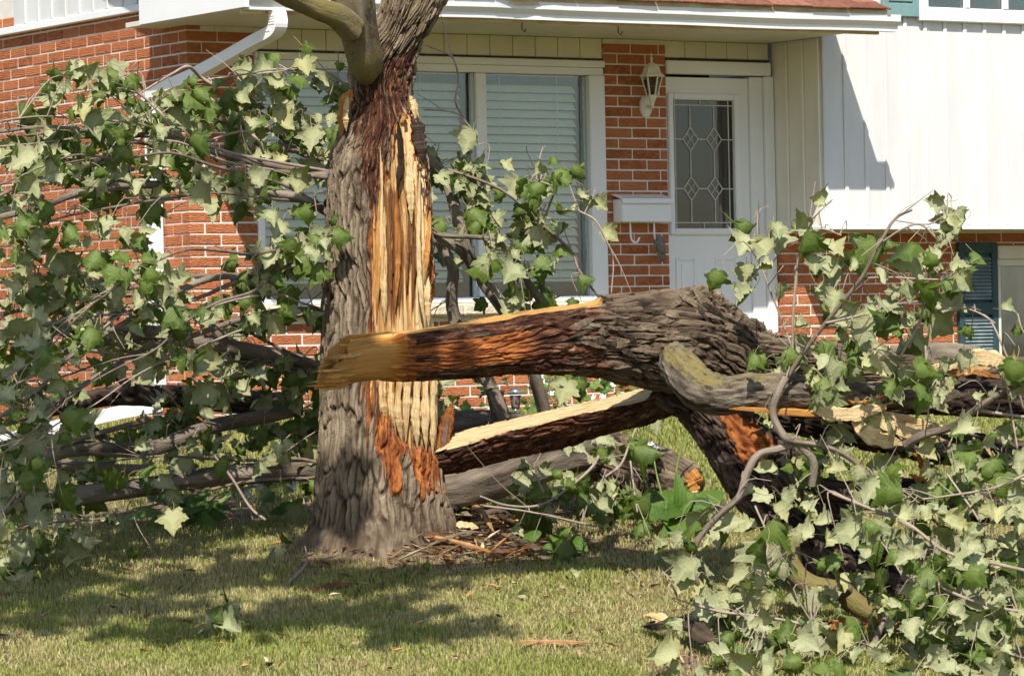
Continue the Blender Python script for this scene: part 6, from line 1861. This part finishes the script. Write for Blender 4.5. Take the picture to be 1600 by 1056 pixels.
# chips and leaf scraps too small to pick apart
lm_, lr = MB(), []
for i in range(620):
    if i < 430:
        u, v = rd.gauss(690, 110), rd.gauss(850, 26)
    else:
        u, v = rd.uniform(-20, 1300), rd.uniform(850, 1050)
    if v < 790: continue
    g = on_ground(u, v) + np.array([0, 0, rd.uniform(.012, .035)])
    l, w = rd.uniform(.012, .05), rd.uniform(.004, .012)
    if i < 160:
        l, w = rd.uniform(.04, .12), rd.uniform(.004, .010)
        g = on_ground(rd.uniform(640, 860), 805 + rd.uniform(0, 75)) + np.array([0, 0, rd.uniform(.02, .07)])
    a = rd.uniform(0, math.pi); d = np.array([math.cos(a), math.sin(a), rd.gauss(0, .25)]) * l; s_ = np.array([-math.sin(a), math.cos(a), rd.gauss(0, .3)]) * w
    n0 = len(lm_.v)
    hh = np.array([0, 0, w * .6])
    lm_.add([g - d - s_ * .4, g - s_ + hh * .4, g + d + s_ * .2, g + s_ + hh, g - d * .3 - hh, g + d * .4 - hh], [(0, 1, 3), (1, 2, 3), (0, 4, 1), (4, 5, 1), (1, 5, 2), (0, 3, 4), (3, 5, 4), (3, 2, 5)])
    lr += [rd.random()] * (len(lm_.v) - n0)
kk = NT('litter_mix')
kk.done(kk.ramp(kk.attr('rnd'), [(0.0, (0.06, 0.04, 0.03)), (0.3, (0.22, 0.12, 0.06)), (0.55, (0.45, 0.20, 0.06)), (0.8, (0.34, 0.27, 0.17)), (1.0, (0.62, 0.50, 0.30))]), 0.9, 0.1)
lit = lm_.build('wood_litter', kk.m, None, world_coords=True, attrs={'rnd': ('FLOAT', lr)})
tag(lit, 'small wood chips and bark crumbs scattered over the lawn and trunk foot', 'wood chips', kind='stuff')

# ------------------------------------------------------------------ grass
def make_grass_mat():
    k = NT('lawn_grass')
    r = k.attr('rnd')
    dry = k.attr('dry')
    g = k.ramp(r, [(0.0, (0.15, 0.22, 0.028)), (0.5, (0.26, 0.32, 0.052)), (1.0, (0.36, 0.385, 0.085))])
    d = k.ramp(r, [(0.0, (0.42, 0.33, 0.16)), (0.5, (0.54, 0.44, 0.23)), (1.0, (0.64, 0.55, 0.33))])
    col = k.mix(dry, g, d)
    k.done(col, 0.6, 0.2)
    tl = k.n('ShaderNodeBsdfTranslucent'); k.l(col, tl.inputs[0])
    mx = k.n('ShaderNodeMixShader'); mx.inputs[0].default_value = 0.3
    k.l(k.b.outputs[0], mx.inputs[1]); k.l(tl.outputs[0], mx.inputs[2]); k.l(mx.outputs[0], k.out.inputs[0])
    return k.m
M_GRASS = make_grass_mat()
def grass(x0, x1, y0, y1, dens, hmin, hmax, wd, seed):
    rg = np.random.default_rng(seed)
    n = int((x1 - x0) * (y1 - y0) * dens)
    x, y = rg.uniform(x0, x1, n), rg.uniform(y0, y1, n)
    z = ground_z(x, y)
    u, v = proj(np.stack([x, y, z], -1))
    bare = np.zeros(n)
    for (cu, cv), (ru, rv), s in BARE:
        bare = np.maximum(bare, s * np.exp(-(((u - cu) / ru) ** 2 + ((v - cv) / rv) ** 2) ** 1.5 * 1.2))
    patch = fbm(x * 1.3, y * 1.3, 0, 71, 4)
    patch2 = fbm(x * 5, y * 5, 0, 73, 3)
    keep = rg.random(n) > np.maximum(bare * 1.05, 0.55 * sstep(0.56, 0.70, patch * .6 + patch2 * .4))
    # nothing grows inside the trunk
    keep &= (((x - base_p[0]) / .38) ** 2 + ((y - 20.0) / .40) ** 2) > 1
    x, y, z, patch, patch2 = x[keep], y[keep], z[keep], patch[keep], patch2[keep]
    n = len(x)
    far = sstep(20.8, 22.0, y)
    dryp = np.clip(sstep(0.36, 0.58, patch * .65 + patch2 * .35) * .75 + .12, 0, 1) * (1 - .6 * far)
    dry = np.where(rg.random(n) < dryp, rg.uniform(.5, 1, n), rg.uniform(0, .35, n))
    tuft = fbm(x * 9, y * 9, 0, 79, 2)
    h = (hmin + (hmax - hmin) * rg.random(n) ** 1.3) * (0.55 + 0.9 * tuft) * (1 - .35 * dry)
    a = rg.uniform(0, 2 * math.pi, n)
    lean = rg.uniform(.2, 1.1, n)
    b = rg.uniform(0, 2 * math.pi, n)
    w = wd * rg.uniform(.7, 1.3, n)
    dx, dy = np.cos(a) * w, np.sin(a) * w
    lx, ly = np.cos(b) * lean * h, np.sin(b) * lean * h
    V = np.empty((n, 5, 3), np.float32)
    V[:, 0] = np.stack([x - dx, y - dy, z - .004], -1); V[:, 1] = np.stack([x + dx, y + dy, z - .004], -1)
    V[:, 2] = np.stack([x - dx * .8 + lx * .35, y - dy * .8 + ly * .35, z + h * .6], -1); V[:, 3] = np.stack([x + dx * .8 + lx * .35, y + dy * .8 + ly * .35, z + h * .6], -1)
    V[:, 4] = np.stack([x + lx, y + ly, z + h * (1 - .25 * lean)], -1)
    base = (np.arange(n) * 5)[:, None]
    F = np.concatenate([base + np.array([[0, 1, 3]]), base + np.array([[0, 3, 2]]), base + np.array([[2, 3, 4]])], 0)
    return V.reshape(-1, 3), F, np.repeat(rg.random(n), 5), np.repeat(dry, 5)
parts = [grass(-2.6, 2.8, 15.9, 20.9, 9000, .018, .048, .0021, 1), grass(-3.6, 3.8, 20.9, 25.5, 3600, .03, .07, .0032, 2), grass(-4.4, -2.6, 15.9, 20.9, 2500, .02, .05, .003, 3), grass(2.8, 4.4, 15.9, 20.9, 2500, .02, .05, .003, 4)]
off, VV, FF, R1, D1 = 0, [], [], [], []
for v_, f_, r_, d_ in parts:
    VV.append(v_); FF.append(f_ + off); R1.append(r_); D1.append(d_); off += len(v_)
gr = mesh_obj('grass', np.vstack(VV), np.vstack(FF), M_GRASS, None, False, {'rnd': ('FLOAT', np.concatenate(R1)), 'dry': ('FLOAT', np.concatenate(D1))})
tag(gr, 'short dry lawn grass with bare tan patches', 'grass', kind='stuff')
